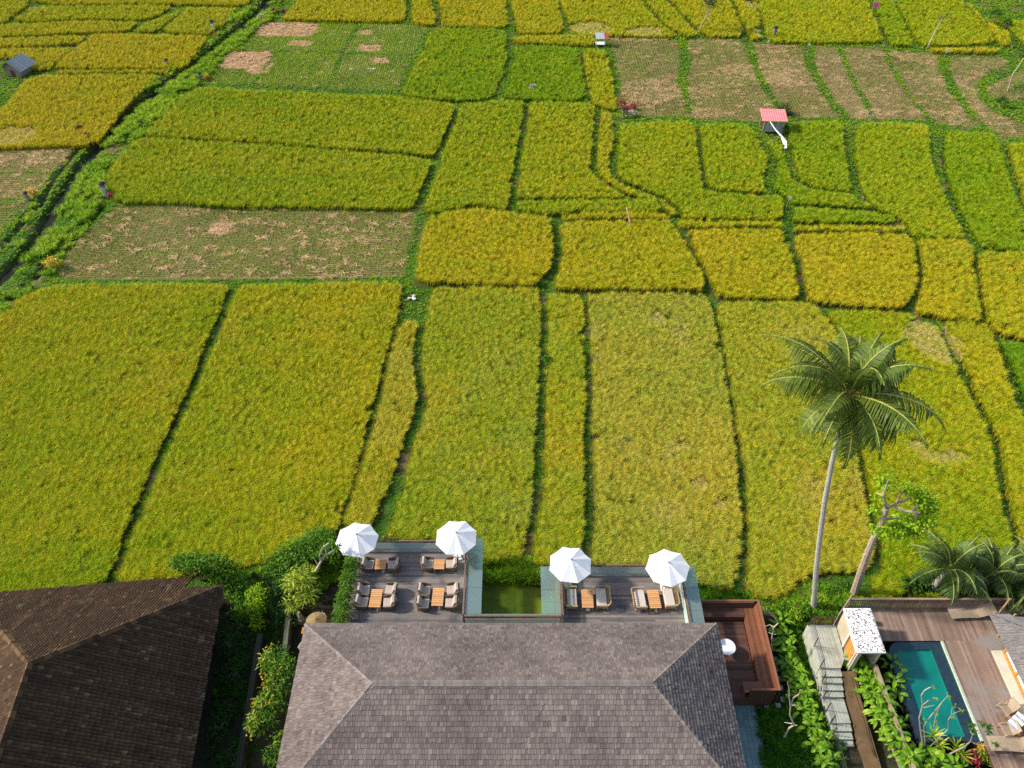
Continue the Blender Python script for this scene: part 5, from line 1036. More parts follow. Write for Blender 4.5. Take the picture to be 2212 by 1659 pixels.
# young palms behind the pool fence
def q3(px, py, z): return un(px, py, z)
b = un(2007, 1280, .0); make_palm('young_palm', 'short young palm with spreading fronds behind the pool fence', [b, (b[0]+.15,b[1]+.05,1.3), (b[0]+.42, b[1]+.1, 2.5)], (.20,.15), 17, 3.2, 21, M_PFROND2, dry=0, els=(88,0), ll=.95, group='young palms behind the pool fence')
b = un(2200, 1296, .0); make_palm('young_palm', 'young palm cut by the right edge of the photograph', [b, (b[0]+.1,b[1],1.0), (b[0]+.1, b[1], 1.9)], (.2,.15), 22, 3.4, 22, M_PFROND2, dry=0, els=(88,5), ll=1.0, group='young palms behind the pool fence')
b = un(2118, 1282, .0); make_palm('young_palm', 'middle young palm between the other two behind the pool fence', [b, (b[0]+.1,b[1]+.2,.8), (b[0]+.3, b[1]+.4, 1.7)], (.18,.14), 15, 3.0, 23, M_PFROND2, dry=0, els=(88,15), ll=.95, group='young palms behind the pool fence')
# pruned tree
Y2 = uny(1845,1283,28)[1]; bz = un(1845, 1283, 0); Y2 = bz[1]
def tp(px, py, dy=0): return Vector(uny(px, py, Y2+dy))
root = Vector(bz); tree = empty('pruned_tree', root); tag(tree, 'leaning pruned tree with lime green leaves and bare cut branches', 'tree')
mb = MB(); T = lambda *a: tp(*a) - root
mb.tube([T(1845,1283), T(1858,1240), T(1872,1200), T(1888,1160), T(1904,1133,.1), T(1914,1098,.2)], [.27,.23,.21,.19,.18,.17], 9); mb.build('trunk', M_BARK2, tree)
BR = [[(1914,1099,.2),(1909,1070,0),(1919,1037,-.1)],[(1909,1070,0),(1896,1067,.2)],[(1916,1097,.2),(1934,1090,.4),(1952,1057,.5)],[(1932,1092,.3),(1955,1104,.0),(1988,1108,-.3)],[(1940,1086,.4),(1975,1074,.5)],[(1968,1106,-.1),(1983,1090,0)],[(1912,1122,.1),(1942,1118,.5)],[(1978,1108,-.2),(1979,1124,-.3)]]
for B in BR: mb = MB(); mb.tube([T(*p) for p in B], [.10,.075,.045][:len(B)] if len(B) > 2 else [.09,.05], 7); mb.build('branch', M_BARK2, tree)
bl = []
for (px, py, dy, s) in [(1913,1047,.5,.42),(1957,1060,.7,.40),(1990,1085,.3,.5),(2003,1108,0,.5),(1980,1130,-.2,.55),(1945,1139,.3,.55),(1898,1150,-.6,.42),(1892,1106,.3,.3),(1970,1150,.2,.5),(2012,1088,.5,.35),(1930,1150,-.3,.45),(1900,1075,.5,.3),(1990,1068,.7,.35),(2008,1130,.2,.3),(1955,1122,.9,.4)]:
    c = T(px, py, dy); bl.append(((c.x, c.y, c.z), (s*1.2, s*1.05, s*.95)))
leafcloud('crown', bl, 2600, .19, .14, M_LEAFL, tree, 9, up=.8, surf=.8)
# broad leaved plants
def broad(nleaf, h, ll, lw, seed):
    r = empty('broad_leaved_plant', (0,0,0)); rr = np.random.default_rng(seed); V = []; A = []; mb = MB()
    for i in range(nleaf):
        az = i*2.4 + rr.uniform(-.4, .4); u = (i+1)/nleaf; z = h*(.25+.75*u)*rr.uniform(.85,1.1); bx = .22*(1-u)+.06; p = np.array([cos(az)*bx*rr.uniform(.3,1.6), sin(az)*bx*rr.uniform(.3,1.6), z]); el = radians(rr.uniform(5, 60)); L = ll*rr.uniform(.75,1.2); W = lw*rr.uniform(.8,1.2)
        hd = np.array([cos(az), sin(az), 0]); s = np.array([-sin(az), cos(az), 0]); q = [p]; th = el
        for k in range(4): q.append(q[-1] + (hd*cos(th)+np.array([0,0,1])*sin(th))*L/4); th -= .42
        ws = [.12,.75,1.0,.72,.06]; v = float(np.clip(rr.normal(.55,.2), 0, 1)); fold = .18
        for k in range(4):
            for sd in (-1,1):
                up = np.array([0,0,1])*W*.5*fold; V += [q[k], q[k]+sd*s*W*.5*ws[k]+up*ws[k], q[k+1]+sd*s*W*.5*ws[k+1]+up*ws[k+1], q[k+1]]; A.append(min(1, v + .07*(sd > 0)))
        mb.tube([(p[0]*.2, p[1]*.2, 0), (p[0]*.6, p[1]*.6, z*.6), tuple(p)], [.014,.012,.008], 4)
    qmesh('leaves', np.array(V), np.arange(len(A)*4).reshape(-1, 4), A, M_BROAD, r); mb.build('stem', M_LEAFM, r); return r
BP = [broad(15, 1.05, .58, .20, s) for s in (1,2,3)]
def place_broad(lst, z, label, group, sc=1.0, first=[True]):
    for i, (px, py) in enumerate(lst):
        src = BP[i % 3]; o = dup(src) ; q = un(px, py, z+.5); o.location = (q[0], q[1], z); o.rotation_euler = (0,0,R_.uniform(0,6)); s = sc*R_.uniform(.85,1.2); o.scale = (s,s,s*R_.uniform(.85,1.15)); tag(o, label, 'garden plant', group)
bedL = [(1682+(y-1340)*.19+dx*.8, y) for y, dx in [(1345,8),(1352,-6),(1368,2),(1378,14),(1392,-4),(1400,10),(1415,2),(1424,16),(1436,-2),(1448,12),(1458,26),(1470,4),(1482,18),(1494,30),(1505,10),(1516,26),(1528,40),(1538,18),(1550,34),(1562,50),(1572,28),(1586,44),(1600,58),(1612,38),(1625,54),(1640,70),(1650,50)]]
place_broad(bedL, -.55, 'bright broad leaved plant in the long bed left of the stone stairs', 'broad leaved plants left of the stairs', .92)
bedR = [(1842+(y-1420)*.50+dx, y) for y, dx in [(1424,-4),(1434,8),(1444,-2),(1452,10),(1462,0),(1472,12),(1480,-4),(1490,8),(1500,-2),(1508,14),(1518,2),(1528,12),(1538,-6),(1548,8),(1558,-4),(1568,12),(1580,0),(1590,12),(1602,-4),(1612,10),(1624,0),(1636,14),(1648,2)]]
place_broad(bedR, .1, 'lime broad leaved plant in the bed between the mud wall and the cream wall', 'broad leaved plants between the two walls', .95)
place_broad([(1922,1438),(1936,1462),(1926,1480),(1934,1508),(1950,1560)], -.3, 'broad leaved plant against the dark left side of the pool', 'broad leaved plants beside the pool', .95)
place_broad([(1980,1630),(2006,1640),(2030,1640),(1990,1655),(2022,1660),(2048,1662),(2075,1660),(1965,1640),(2160,1665),(2195,1668)], -.4, 'large green leaved plant at the near end of the pool', 'large leaved plants at the near end of the pool', 1.1)
for s in BP:
    for ch in list(s.children): bpy.data.objects.remove(ch)
    bpy.data.objects.remove(s)
# bare branching shrubs (frangipani): traced skeletons on an upright depth
def bare(nm, label, pxs, Yd, r0, leaves=None, cat='tree', mleaf=None, ll=.22, lw=.05, nleaf=14):
    base = Vector(uny(*pxs[0][0], Yd)); r = empty(nm, base); tag(r, label, cat); mb0 = MB(); rr = random.Random(len(pxs))
    k = 0
    for B in pxs:
        pts = []; 
        for j, p in enumerate(B): pts.append(Vector(uny(p[0], p[1], Yd + (rr.uniform(-.25,.25) if j else 0)*(1 if k else 0))) - base)
        w0_ = r0 if k == 0 else r0*.6; mb = MB(); mb.tube(pts, [w0_*(1-.6*i/(len(pts)-1)) for i in range(len(pts))], 6); mb.build('trunk' if k == 0 else 'branch', M_TWIG, r); k += 1
    if leaves:
        V = []; A = []; rg = np.random.default_rng(7)
        for (px, py) in leaves:
            c = np.array(Vector(uny(px, py, Yd)) - base)
            for i in range(nleaf):
                d = rg.normal(0, 1, 3); d[2] = abs(d[2])*.6; d /= np.linalg.norm(d); s = np.cross(d, [0,0,1.]); s /= (np.linalg.norm(s)+1e-6); L = ll*rg.uniform(.6,1.2); V += [c, c+d*L*.55+s*lw, c+d*L-np.array([0,0,.03]), c+d*L*.55-s*lw]; A.append(np.clip(rg.normal(.5,.2),0,1))
        qmesh('leaves', np.array(V), np.arange(len(A)*4).reshape(-1,4), A, mleaf or M_LEAFM, r)
    return r
z3 = lambda x, y: (1917+x/7.5, 1437.9+y/7.5); z4 = lambda x, y: (1622.2+x/7.5, 1437.9+y/7.5); z5 = lambda x, y: (1474.7+x/5.626, 1253.6+y/5.626)
Yp = un(1995,1625,-.3)[1]
bare('frangipani', 'bare frangipani branches reaching over the near end of the pool', [[z3(600,1420),z3(545,1110),z3(515,850),z3(570,640),z3(550,480),z3(600,400),z3(700,345)],[z3(620,1400),z3(590,980),z3(690,830),z3(860,620),z3(975,490)],[z3(570,640),z3(670,560),z3(780,570)],[z3(740,1050),z3(790,780),z3(880,600)],[z3(700,1300),z3(980,1030),z3(985,880),z3(1040,790),z3(1180,730)],[z3(1040,790),z3(1045,690),z3(1100,660)],[z3(975,490),z3(970,430)],[z3(560,690),z3(760,640)],[z3(545,920),z3(600,960)]], Yp, .05,
     [z3(740,340),z3(790,540),z3(1010,510),z3(1200,720),z3(1090,650),z3(780,800),z3(800,900),z3(600,880),z3(1060,840)], 'tree', M_LEAFY, .16, .03, 8)
Yq = un(2085,1640,-.3)[1]
bare('frangipani', 'bare frangipani branch leaning right over the pool corner', [[z3(880,1500),z3(1090,1390),z3(1250,1310),z3(1345,1230),z3(1380,1110),z3(1510,1090)],[z3(1345,1230),z3(1450,1260),z3(1590,1200)],[z3(1380,1110),z3(1340,1070),z3(1390,1000),z3(1360,940)],[z3(1400,1260),z3(1500,1300),z3(1720,1290)]], Yq, .05, [z3(1400,1060),z3(1540,940),z3(1650,1000),z3(1640,1080),z3(1760,1280),z3(1360,950)], 'tree', M_LEAFM, .28, .035, 18)
bare('frangipani', 'small white barked frangipani beside the bench terrace', [[z5(1075,880),z5(1080,720),z5(1105,570),z5(1165,520),z5(1130,470),z5(1060,400),z5(1020,350)],[z5(1105,570),z5(1060,540),z5(1000,560)],[z5(1100,660),z5(1040,630)],[z5(1100,660),z5(1150,650)]], un(1663,1412,-.5)[1], .05, [z5(1100,600),z5(1150,610),z5(1010,360),z5(1060,600)], 'tree', M_LEAFM, .22, .04, 12)
bare('frangipani', 'bare crooked frangipani standing in the dark grass', [[z4(540,1150),z4(620,1010),z4(700,960),z4(630,800),z4(640,660),z4(690,520),z4(780,460)],[z4(700,960),z4(750,970)],[z4(640,660),z4(620,520),z4(570,470)],[z4(620,520),z4(620,390),z4(590,260)],[z4(660,640),z4(720,640),z4(790,700)],[z4(670,940),z4(540,920)],[z4(780,460),z4(800,390)]], un(1695,1600,-.5)[1], .06)
# yellow spiky clumps & crotons by the pool
def spiky(px, py, z, label, n=16, L=.7, m=M_LEAFY, s=1, nm='yucca'):
    q = un(px, py, z); r = empty(nm, (q[0], q[1], z-.5)); tag(r, label, 'garden plant'); rg = np.random.default_rng(int(px)); V = []; A = []
    for i in range(n):
        az = i*2.4; el = rg.uniform(.2, 1.3); d = np.array([cos(az)*cos(el), sin(az)*cos(el), sin(el)]); sd = np.array([-sin(az), cos(az), 0]); c = np.array([0,0,.5]); ln = L*rg.uniform(.7,1.2)
        V += [c-sd*.03, c+sd*.03, c+d*ln*.6+sd*.04, c+d*ln*.6-sd*.04, c+d*ln*.6-sd*.04, c+d*ln*.6+sd*.04, c+d*ln-np.array([0,0,.08])+sd*.006, c+d*ln-np.array([0,0,.08])-sd*.006]; v = rg.uniform(.3,1); A += [v, v]
    qmesh('leaves', np.array(V), np.arange(len(A)*4).reshape(-1,4), A, m, r); mb = MB(); mb.tube([(0,0,0),(0,0,.5)], .04, 6); mb.build('stem', M_BARK2, r)
spiky(*z3(740,1130), .6, 'upper yellow leaf rosette at the near end of the pool', L=.75); spiky(*z3(840,1280), .5, 'lower yellow leaf rosette at the near end of the pool', L=.7); spiky(*z3(1110,1330), .5, 'yellow leaf rosette on the frangipani branch', L=.65); spiky(*z3(1200,1450), .4, 'drooping yellow leaf rosette beside the red croton', L=.7)
for i, (x, y, m_, lab) in enumerate([(1560,1330,M_OCHRE,'orange and red croton at the near corner of the pool'),(1400,1500,M_RED,'crimson croton nearest the bottom edge'),(1700,1400,M_RED,'small crimson croton beside the near lounger'),(1870,1440,M_RED,'rightmost crimson croton with yellow leaf tips'),(1560,1450,M_LEAFY,'yellow green croton between the crimson ones')]):
    q = un(*z3(x,y), .4); shrub('croton', lab, 'shrub', (q[0], q[1], -.4), [((0,0,.7),(.34,.30,.32)),((.2,.1,.55),(.25,.25,.25))], 260, .20, .07, m_, 30+i, 3)
# hedge of bamboo grass beside the left deck
mbx = [((0, y, h), (.42,.42,.5)) for y, h in zip(np.linspace(-2.4, 2.3, 9), [1.7,1.8,1.75,1.9,1.8,1.95,1.85,1.9,1.7])]
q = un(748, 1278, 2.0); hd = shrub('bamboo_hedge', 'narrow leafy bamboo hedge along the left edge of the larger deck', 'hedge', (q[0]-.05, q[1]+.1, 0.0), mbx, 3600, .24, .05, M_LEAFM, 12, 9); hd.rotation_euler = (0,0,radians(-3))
mb = MB(); mb.box(-.4,.4,-2.7,2.7,0,1.15); mb.build('planter', M_WALLB, hd)
# left garden
def S(px, py, z, *a, **k): q = un(px, py, z); return shrub(a[0], a[1], a[2], (q[0], q[1], k.pop('gz', -.55)), *a[3:], **k)
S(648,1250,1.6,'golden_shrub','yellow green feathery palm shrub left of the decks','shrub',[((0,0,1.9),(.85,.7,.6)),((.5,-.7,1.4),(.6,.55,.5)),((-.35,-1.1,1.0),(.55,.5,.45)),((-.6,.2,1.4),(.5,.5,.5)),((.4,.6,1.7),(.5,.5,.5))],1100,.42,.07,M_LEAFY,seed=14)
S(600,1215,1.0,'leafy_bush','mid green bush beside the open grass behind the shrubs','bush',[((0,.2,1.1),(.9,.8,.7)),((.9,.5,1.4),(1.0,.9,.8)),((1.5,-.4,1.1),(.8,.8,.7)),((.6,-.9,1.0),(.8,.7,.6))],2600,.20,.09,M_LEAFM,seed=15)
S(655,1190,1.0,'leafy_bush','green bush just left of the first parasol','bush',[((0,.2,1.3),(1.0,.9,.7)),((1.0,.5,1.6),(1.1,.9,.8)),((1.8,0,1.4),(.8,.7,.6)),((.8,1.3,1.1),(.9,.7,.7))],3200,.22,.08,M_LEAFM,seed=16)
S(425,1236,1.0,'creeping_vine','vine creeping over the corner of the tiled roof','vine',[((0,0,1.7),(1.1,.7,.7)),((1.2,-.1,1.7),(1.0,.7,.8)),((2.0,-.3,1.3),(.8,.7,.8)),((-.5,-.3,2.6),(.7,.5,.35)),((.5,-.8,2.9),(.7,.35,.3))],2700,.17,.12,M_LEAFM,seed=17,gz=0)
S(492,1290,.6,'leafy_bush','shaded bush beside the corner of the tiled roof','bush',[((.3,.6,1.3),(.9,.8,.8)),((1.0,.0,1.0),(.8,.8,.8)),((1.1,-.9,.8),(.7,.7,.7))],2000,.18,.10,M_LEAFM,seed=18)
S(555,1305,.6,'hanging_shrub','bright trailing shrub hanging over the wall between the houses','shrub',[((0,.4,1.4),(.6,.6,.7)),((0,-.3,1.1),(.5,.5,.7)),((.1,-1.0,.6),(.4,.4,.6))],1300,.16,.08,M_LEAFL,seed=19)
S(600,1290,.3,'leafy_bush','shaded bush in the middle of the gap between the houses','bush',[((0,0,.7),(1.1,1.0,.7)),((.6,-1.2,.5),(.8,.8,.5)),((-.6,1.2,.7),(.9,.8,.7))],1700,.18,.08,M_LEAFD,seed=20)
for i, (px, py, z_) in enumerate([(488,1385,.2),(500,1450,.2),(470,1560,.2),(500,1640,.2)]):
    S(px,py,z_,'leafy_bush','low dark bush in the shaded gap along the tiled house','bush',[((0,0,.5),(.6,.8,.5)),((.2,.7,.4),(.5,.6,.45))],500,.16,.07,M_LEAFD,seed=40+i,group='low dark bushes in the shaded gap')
q = un(585,1500,1.5)
ft = shrub('flowering_shrub', 'tall shrub with yellow flowers in front of the left roof slope', 'shrub', (q[0]-.1, q[1], -.55), [((.1,1.9,2.1),(.75,.8,.6)),((.55,1.2,2.3),(.7,.7,.6)),((.4,.3,2.1),(.8,.8,.7)),((.2,-.7,2.0),(.75,.8,.65)),((-.2,-1.5,1.7),(.6,.6,.6))], 2300, .26, .065, M_LEAFM, 61, 8, extra=[('young_leaves', M_LEAFY, [((-.5,1.9,2.5),(.35,.5,.25)),((-.1,-.5,2.5),(.6,.4,.3)),((-.5,-1.6,2.2),(.25,.5,.3))], 330, .30, .06), ('flowers', M_OCHRE, [((-.1,2.6,2.6),(.5,.3,.3)),((-.5,.9,2.4),(.3,.4,.2)),((.1,-.2,2.7),(.7,1.4,.15)),((-.6,-2.2,1.9),(.4,.5,.2))], 60, .13, .12)])
S(620,1610,1.2,'flowering_shrub','thin twiggy shrub with yellow flowers at the bottom edge','shrub',[((0,.3,1.8),(.7,.6,.4)),((-.5,-.4,1.6),(.6,.6,.4)),((.4,-.7,1.7),(.6,.7,.4))],800,.22,.06,M_LEAFM,seed=62,stems=9,extra=[('flowers', M_OCHRE, [((0,0,2.0),(1.0,1.0,.2))], 26, .14, .13)])
bare('frangipani','branching frangipani trunk between the bushes and the first parasol',[[(683,1232),(694,1212),(704,1198)],[(694,1212),(690,1200),(697,1182)],[(704,1198),(716,1192),(730,1183)],[(697,1182),(712,1172)],[(688,1222),(678,1205)],[(706,1197),(703,1182)]],un(684,1262,-.4)[1]-.2,.11,[(700,1180),(716,1170),(730,1182),(678,1202),(690,1192),(712,1190)],'tree',M_LEAFM,.34,.05,16)
# ground cover at the near garden beds
def cover(label, poly, z, n, kind='grass', tint=.2, sc=1.3, name='ground_cover'):
    P_ = [un(x, y, z)[:2] for x, y in poly]; xs = [p[0] for p in P_]; ys = [p[1] for p in P_]; A_ = (max(xs)-min(xs))*(max(ys)-min(ys)); m_ = int(A_*n); px = RNG.uniform(min(xs), max(xs), m_); py = RNG.uniform(min(ys), max(ys), m_); k = inpoly(px, py, P_); px = px[k]; py = py[k]
    o = scatter(name, kind, np.stack([px, py, ground_z(px, py) if z < 0.2 and z > -.3 else np.full(len(px), z)], 1), tint + (fbm(px, py, 1.5, 3)-.5)*.5 + RNG.normal(0, .07, len(px)), 0, sc*RNG.uniform(.7,1.3,len(px)), RNG.uniform(0, 2*pi, len(px)))
    if o: tag(o, label, 'ground cover', kind='stuff')
cover('dark grass lawn with bare frangipani beside the slate path', [(1632,1530),(1700,1530),(1730,1600),(1760,1680),(1650,1680)], -.6, 26, tint=.10, sc=1.6)
cover('green ground cover behind the bench terrace and stairs', [(1500,1262),(1560,1275),(1640,1292),(1750,1262),(1880,1290),(1840,1330),(1750,1350),(1700,1345),(1640,1310),(1510,1300)], -.2, 34, tint=.55, sc=1.2)
cover('bright leafy edge between the pond and the rice', [(1040,1205),(1170,1212),(1172,1256),(1040,1252)], -.0, 60, kind='grass', tint=.75, sc=1.6)
cover('green grass in the gap left of the bushes', [(400,1235),(480,1205),(640,1160),(720,1140),(740,1240),(600,1330),(500,1300),(440,1240)], -.25, 40, tint=.60, sc=1.4)
cover('dark plants under the broad leaved bed', [(1668,1340),(1740,1340),(1790,1500),(1830,1680),(1745,1680),(1700,1540)], -.6, 18, tint=.25, sc=1.8)
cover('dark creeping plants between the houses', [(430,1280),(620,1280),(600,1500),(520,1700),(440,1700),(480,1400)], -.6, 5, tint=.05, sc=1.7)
for i, (px, py) in enumerate([(1052,1246),(1075,1244),(1098,1246),(1120,1243),(1145,1246),(1162,1245)]):
    S(px,py,.0,'pond_shrub','bright green shrub on the bank at the far end of the pond','shrub',[((0,0,.35),(.42,.34,.36)),((.2,-.1,.2),(.3,.3,.3))],330,.13,.08,M_LEAFL,seed=80+i,gz=-.25,group='bright shrubs along the far bank of the pond')
for i, (px, py, m_) in enumerate([(1512,1262,M_LEAFM),(1540,1284,M_LEAFL),(1590,1292,M_LEAFM),(1650,1300,M_LEAFM),(1690,1318,M_LEAFM),(1715,1330,M_LEAFL),(1775,1300,M_LEAFL),(1790,1280,M_LEAFM),(1820,1270,M_LEAFM),(1735,1322,M_LEAFM)]):
    S(px,py,.0,'low_bush','low green bush on the strip between the rice and the terraces','bush',[((0,0,.35),(.5,.4,.35)),((.3,.2,.25),(.35,.3,.3))],420,.16,.07,m_,seed=100+i,gz=-.3,group='low bushes between the rice and the terraces')
for i, (px, py) in enumerate([(1975,1268),(2010,1262),(2040,1280),(2062,1255),(2085,1278),(2110,1258),(2135,1272),(2165,1255),(2190,1280)]):
    S(px,py,.3,'dark_shrub','dark green shrub under the young palms behind the pool fence','shrub',[((0,0,.6),(.8,.55,.6)),((.5,.2,.5),(.6,.5,.5))],620,.26,.14,M_LEAFD,seed=120+i,gz=-.1,group='dark shrubs under the young palms')
S(2205,1300,.8,'leafy_bush','bright leafy bush at the right edge beside the fence end','bush',[((.2,0,1.2),(.7,.6,.6))],600,.2,.09,M_LEAFL,seed=130,gz=0)
# left garden ornaments
q = un(682,1339,1.3); r = empty('straw_parasol', (q[0], q[1], -.55)); tag(r, 'small round straw parasol beside the corner of the shingled roof', 'parasol')
mb = MB(); vs = []
for k in range(28):
    a = 2*pi*k/28; a2 = 2*pi*(k+1)/28; mb.add([(0,0,2.0),(.62*cos(a),.62*sin(a),1.72+R_.uniform(-.02,.02)),(.62*cos(a2),.62*sin(a2),1.72)], [(0,1,2)], R_.uniform(.1,.9))
mb.build('canopy', M_STRAWR, r); mb = MB(); mb.tube([(0,0,0),(0,0,2.05)], .03, 6); mb.build('pole', M_LWOOD, r)
q = un(661,1353,.4); r = empty('garden_bench', (q[0], q[1], -.55)); tag(r, 'small orange wooden bench tucked beside the roof corner', 'bench')
mb = MB()
for k in range(4): mb.box(-.35,.35,-.2+k*.11,-.2+k*.11+.1,.42,.45)
mb.build('seat', M_ORANGE, r)
for sx in (-.3,.3):
    for sy in (-.15,.2): mb = MB(); mb.beam((sx,sy,0),(sx,sy,.42),.05,.05); mb.build('leg', M_ORANGE, r)
for i, (px, py, rad, m_, lab) in enumerate([(728,1306,.28,M_ROCKM,'pale round boulder at the foot of the bamboo hedge'),(722,1330,.25,M_ROCKM,'cream boulder nearest the roof at the foot of the hedge'),(664,1395,.3,M_ROCKM,'brown boulder left of the roof slope'),(672,1411,.2,M_CREAM,'white boulder touching the left roof edge'),(652,1387,.3,M_ROCKM,'mossy boulder beside the low garden wall'),(716,1350,.24,M_ROCKM,'small boulder under the near end of the hedge')]):
    q = un(px, py, .4); mb = MB(); mb.rock((0,0,0), (rad,rad*.9,rad*.7), i, n=9, m=7); o = mb.build('boulder', m_); o.location = (q[0], q[1], -.55+rad*.6 + .3); tag(o, lab, 'boulder')
q = un(645,1322,.6); r = empty('garden_statue', (q[0], q[1], -.4)); tag(r, 'small pale carved stone figure left of the straw parasol', 'statue')
mb = MB(); mb.lathe([(.22,0),(.2,.25),(.12,.3),(.16,.6),(.1,.75),(.1,.85),(.06,.98)], 10); mb.build('figure', M_BAMBOO, r); mb = MB(); mb.box(-.25,.25,-.25,.25,-.15,.0); mb.build('plinth', M_ROCKM, r)
S(693,1322,.9,'pink_flower_shrub','small shrub with pink blossom beside the straw parasol','shrub',[((0,0,.9),(.25,.25,.2))],60,.14,.12,M_PINK,seed=140)
a_ = un(625,1306,.2); b2_ = un(612,1420,.2); wall_strip('garden_wall', 'narrow mossy wall left of the shingled roof', [(a_[0],a_[1]),(b2_[0],b2_[1])], .28, -.7, .2, mat('mossy wall', (.20,.19,.12), (.12,.13,.06)))
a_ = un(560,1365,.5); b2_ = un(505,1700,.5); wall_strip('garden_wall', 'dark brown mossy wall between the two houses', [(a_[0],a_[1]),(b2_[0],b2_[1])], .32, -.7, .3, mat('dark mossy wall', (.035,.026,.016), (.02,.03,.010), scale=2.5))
# ---------------- things out in the paddies ----------------
def ground_pt(px, py, z=0): return Vector(un(px, py, z))
# red roofed hut
q = ground_pt(1667, 288, .2); hut = empty('field_hut', (q.x, q.y, 0), radians(-4)); tag(hut, 'small field hut with a faded red tin roof', 'hut')
mb = MB()
for sx in (-1.1,1.1):
    for sy in (-.1,1.9): mb.beam((sx,sy,-.1),(sx,sy,2.1 if sy > 0 else 1.9),.09,.09)
mb.build('posts', M_BAMBOO, hut)
mb = MB(); n = 22
vs = []; 
for i in range(n+1): x = -1.55+3.1*i/n; h = .03*(i % 2); vs += [(x*.93,-.45,1.90+h),(x*.93,2.1,2.14+h)]
mb.add(vs, [(2*i,2*i+2,2*i+3,2*i+1) for i in range(n)]); o = mb.build('roof', M_REDTIN, hut); s = o.modifiers.new('s','SOLIDIFY'); s.thickness = .03
mb = MB()
for i in range(9): mb.box(-1.1+i*.235,-1.1+(i+1)*.235-.01,-.12,-.08,.45,1.55,R_.uniform(0,1))
mb.build('wall_panel', M_TIN, hut); mb = MB(); mb.box(-1.15,1.15,-.1,1.9,.5,.56); mb.build('floor', M_DTEAK, hut)
r = empty('cloth_banner', (q.x-.65, q.y-.3, 1.85)); tag(r, 'long white cloth strung down from the red roofed hut into the rice', 'cloth')
c1 = Vector((0,0,0)); c2 = ground_pt(1687,293,1.5) - r.location; c3 = ground_pt(1699,306,1.35) - r.location; c4 = ground_pt(1697,320,.9) - r.location
mb = MB(); mb.tube([c1, c1.lerp(c2,.5)+Vector((0,0,-.1)), c2], [.05,.06,.10], 6); mb.add([c2+Vector((0,.15,.1)), c2+Vector((0,-.15,-.15)), c2.lerp(c3,.45)+Vector((0,-.35,-.5)), c2.lerp(c3,.5)+Vector((0,.05,.05)), c3+Vector((-.1,-.2,-.35)), c3+Vector((0,0,.05)), c4+Vector((-.2,0,0)), c4+Vector((.12,0,0))], [(0,1,2,3),(3,2,4,5),(5,4,6,7)]); o = mb.build('cloth', M_CLOTH, r); s = o.modifiers.new('s','SOLIDIFY'); s.thickness = .04
mb = MB(); mb.tube([c3+Vector((.02,0,-1.35)), c3+Vector((.02,0,.1))], .025, 5); mb.build('stake', M_BAMBOO, r)
S(1692,238,.6,'leafy_bush','dark bush right behind the red roofed hut','bush',[((0,0,.7),(.9,.7,.7)),((.3,0,.2),(.8,.6,.4))],620,.2,.12,M_LEAFD,seed=150,gz=0)
S(1694,283,.4,'leafy_bush','small green bush at the right wall of the red roofed hut','bush',[((0,0,.7),(.6,.5,.6))],300,.2,.12,M_LEAFM,seed=151,gz=0)
# tin shed at the left
q = ground_pt(34, 168, 0); sh = empty('tin_shed', (q.x, q.y, 0), radians(-14)); sh.scale = (.86,.86,.70); tag(sh, 'weathered wooden shed with a gabled tin roof at the left edge', 'shed')
mb = MB(); mb.box(-1.5,1.1,0,2.6,0,1.7); mb.add([(-1.5,0,1.7),(1.1,0,1.7),(-.2,0,2.9),(-1.5,2.6,1.7),(1.1,2.6,1.7),(-.2,2.6,2.9)], [(0,1,2),(3,5,4),(0,2,5,3),(1,4,5,2)]); mb.build('wall', mat('grey planks', (.26,.22,.18), (.17,.14,.11), scale=3, stretch=(6,1,1)), sh)
mb = MB()
for i in range(12):
    y0_ = -.4+i*.3; h = .03*(i % 2)
    mb.add([(-.2,y0_,3.02+h),(-.2,y0_+.31,3.02-h+.03),(1.7,y0_+.31,1.38-h+.03),(1.7,y0_,1.38+h)], [(0,1,2,3)], R_.uniform(0,1)); mb.add([(-.2,y0_,3.02+h),(-.2,y0_+.31,3.02-h+.03),(-2.3,y0_+.31,1.2-h+.03),(-2.3,y0_,1.2+h)], [(0,3,2,1)], R_.uniform(0,1))
o = mb.build('roof', M_TIN, sh); s = o.modifiers.new('s','SOLIDIFY'); s.thickness = .03
mb = MB(); mb.box(-.5,.2,-.04,-.005,.2,1.4); mb.build('door', M_DTEAK, sh)
# small grey hut
q = ground_pt(1297,103,0); sh = empty('grey_hut', (q.x, q.y, 0), radians(0)); sh.scale = (.78,.78,.70); tag(sh, 'tiny hut on posts with a grey tin roof and red end', 'hut')
for sx in (-.75,.75):
    for sy in (0,1.1): mb = MB(); mb.beam((sx,sy,0),(sx,sy,1.9),.09,.09); mb.build('post', M_CREAM, sh)
mb = MB(); mb.box(-.85,.85,-.05,1.2,.55,.65); mb.build('platform', M_WHITE, sh)
mb = MB(); mb.add([(-.95,-.35,1.85),(.6,-.35,1.85),(.6,1.4,2.3),(-.95,1.4,2.3)], [(0,1,2,3)], .1); o = mb.build('roof', M_TIN, sh); s = o.modifiers.new('s','SOLIDIFY'); s.thickness = .05
mb = MB(); mb.add([(.6,-.35,1.83),(1.35,-.3,1.75),(1.35,1.4,2.2),(.6,1.4,2.28)], [(0,1,2,3)], .5); o = mb.build('red_sheet', mat('dull red tin', (.38,.06,.05), (.28,.05,.04)), sh); s = o.modifiers.new('s','SOLIDIFY'); s.thickness = .05
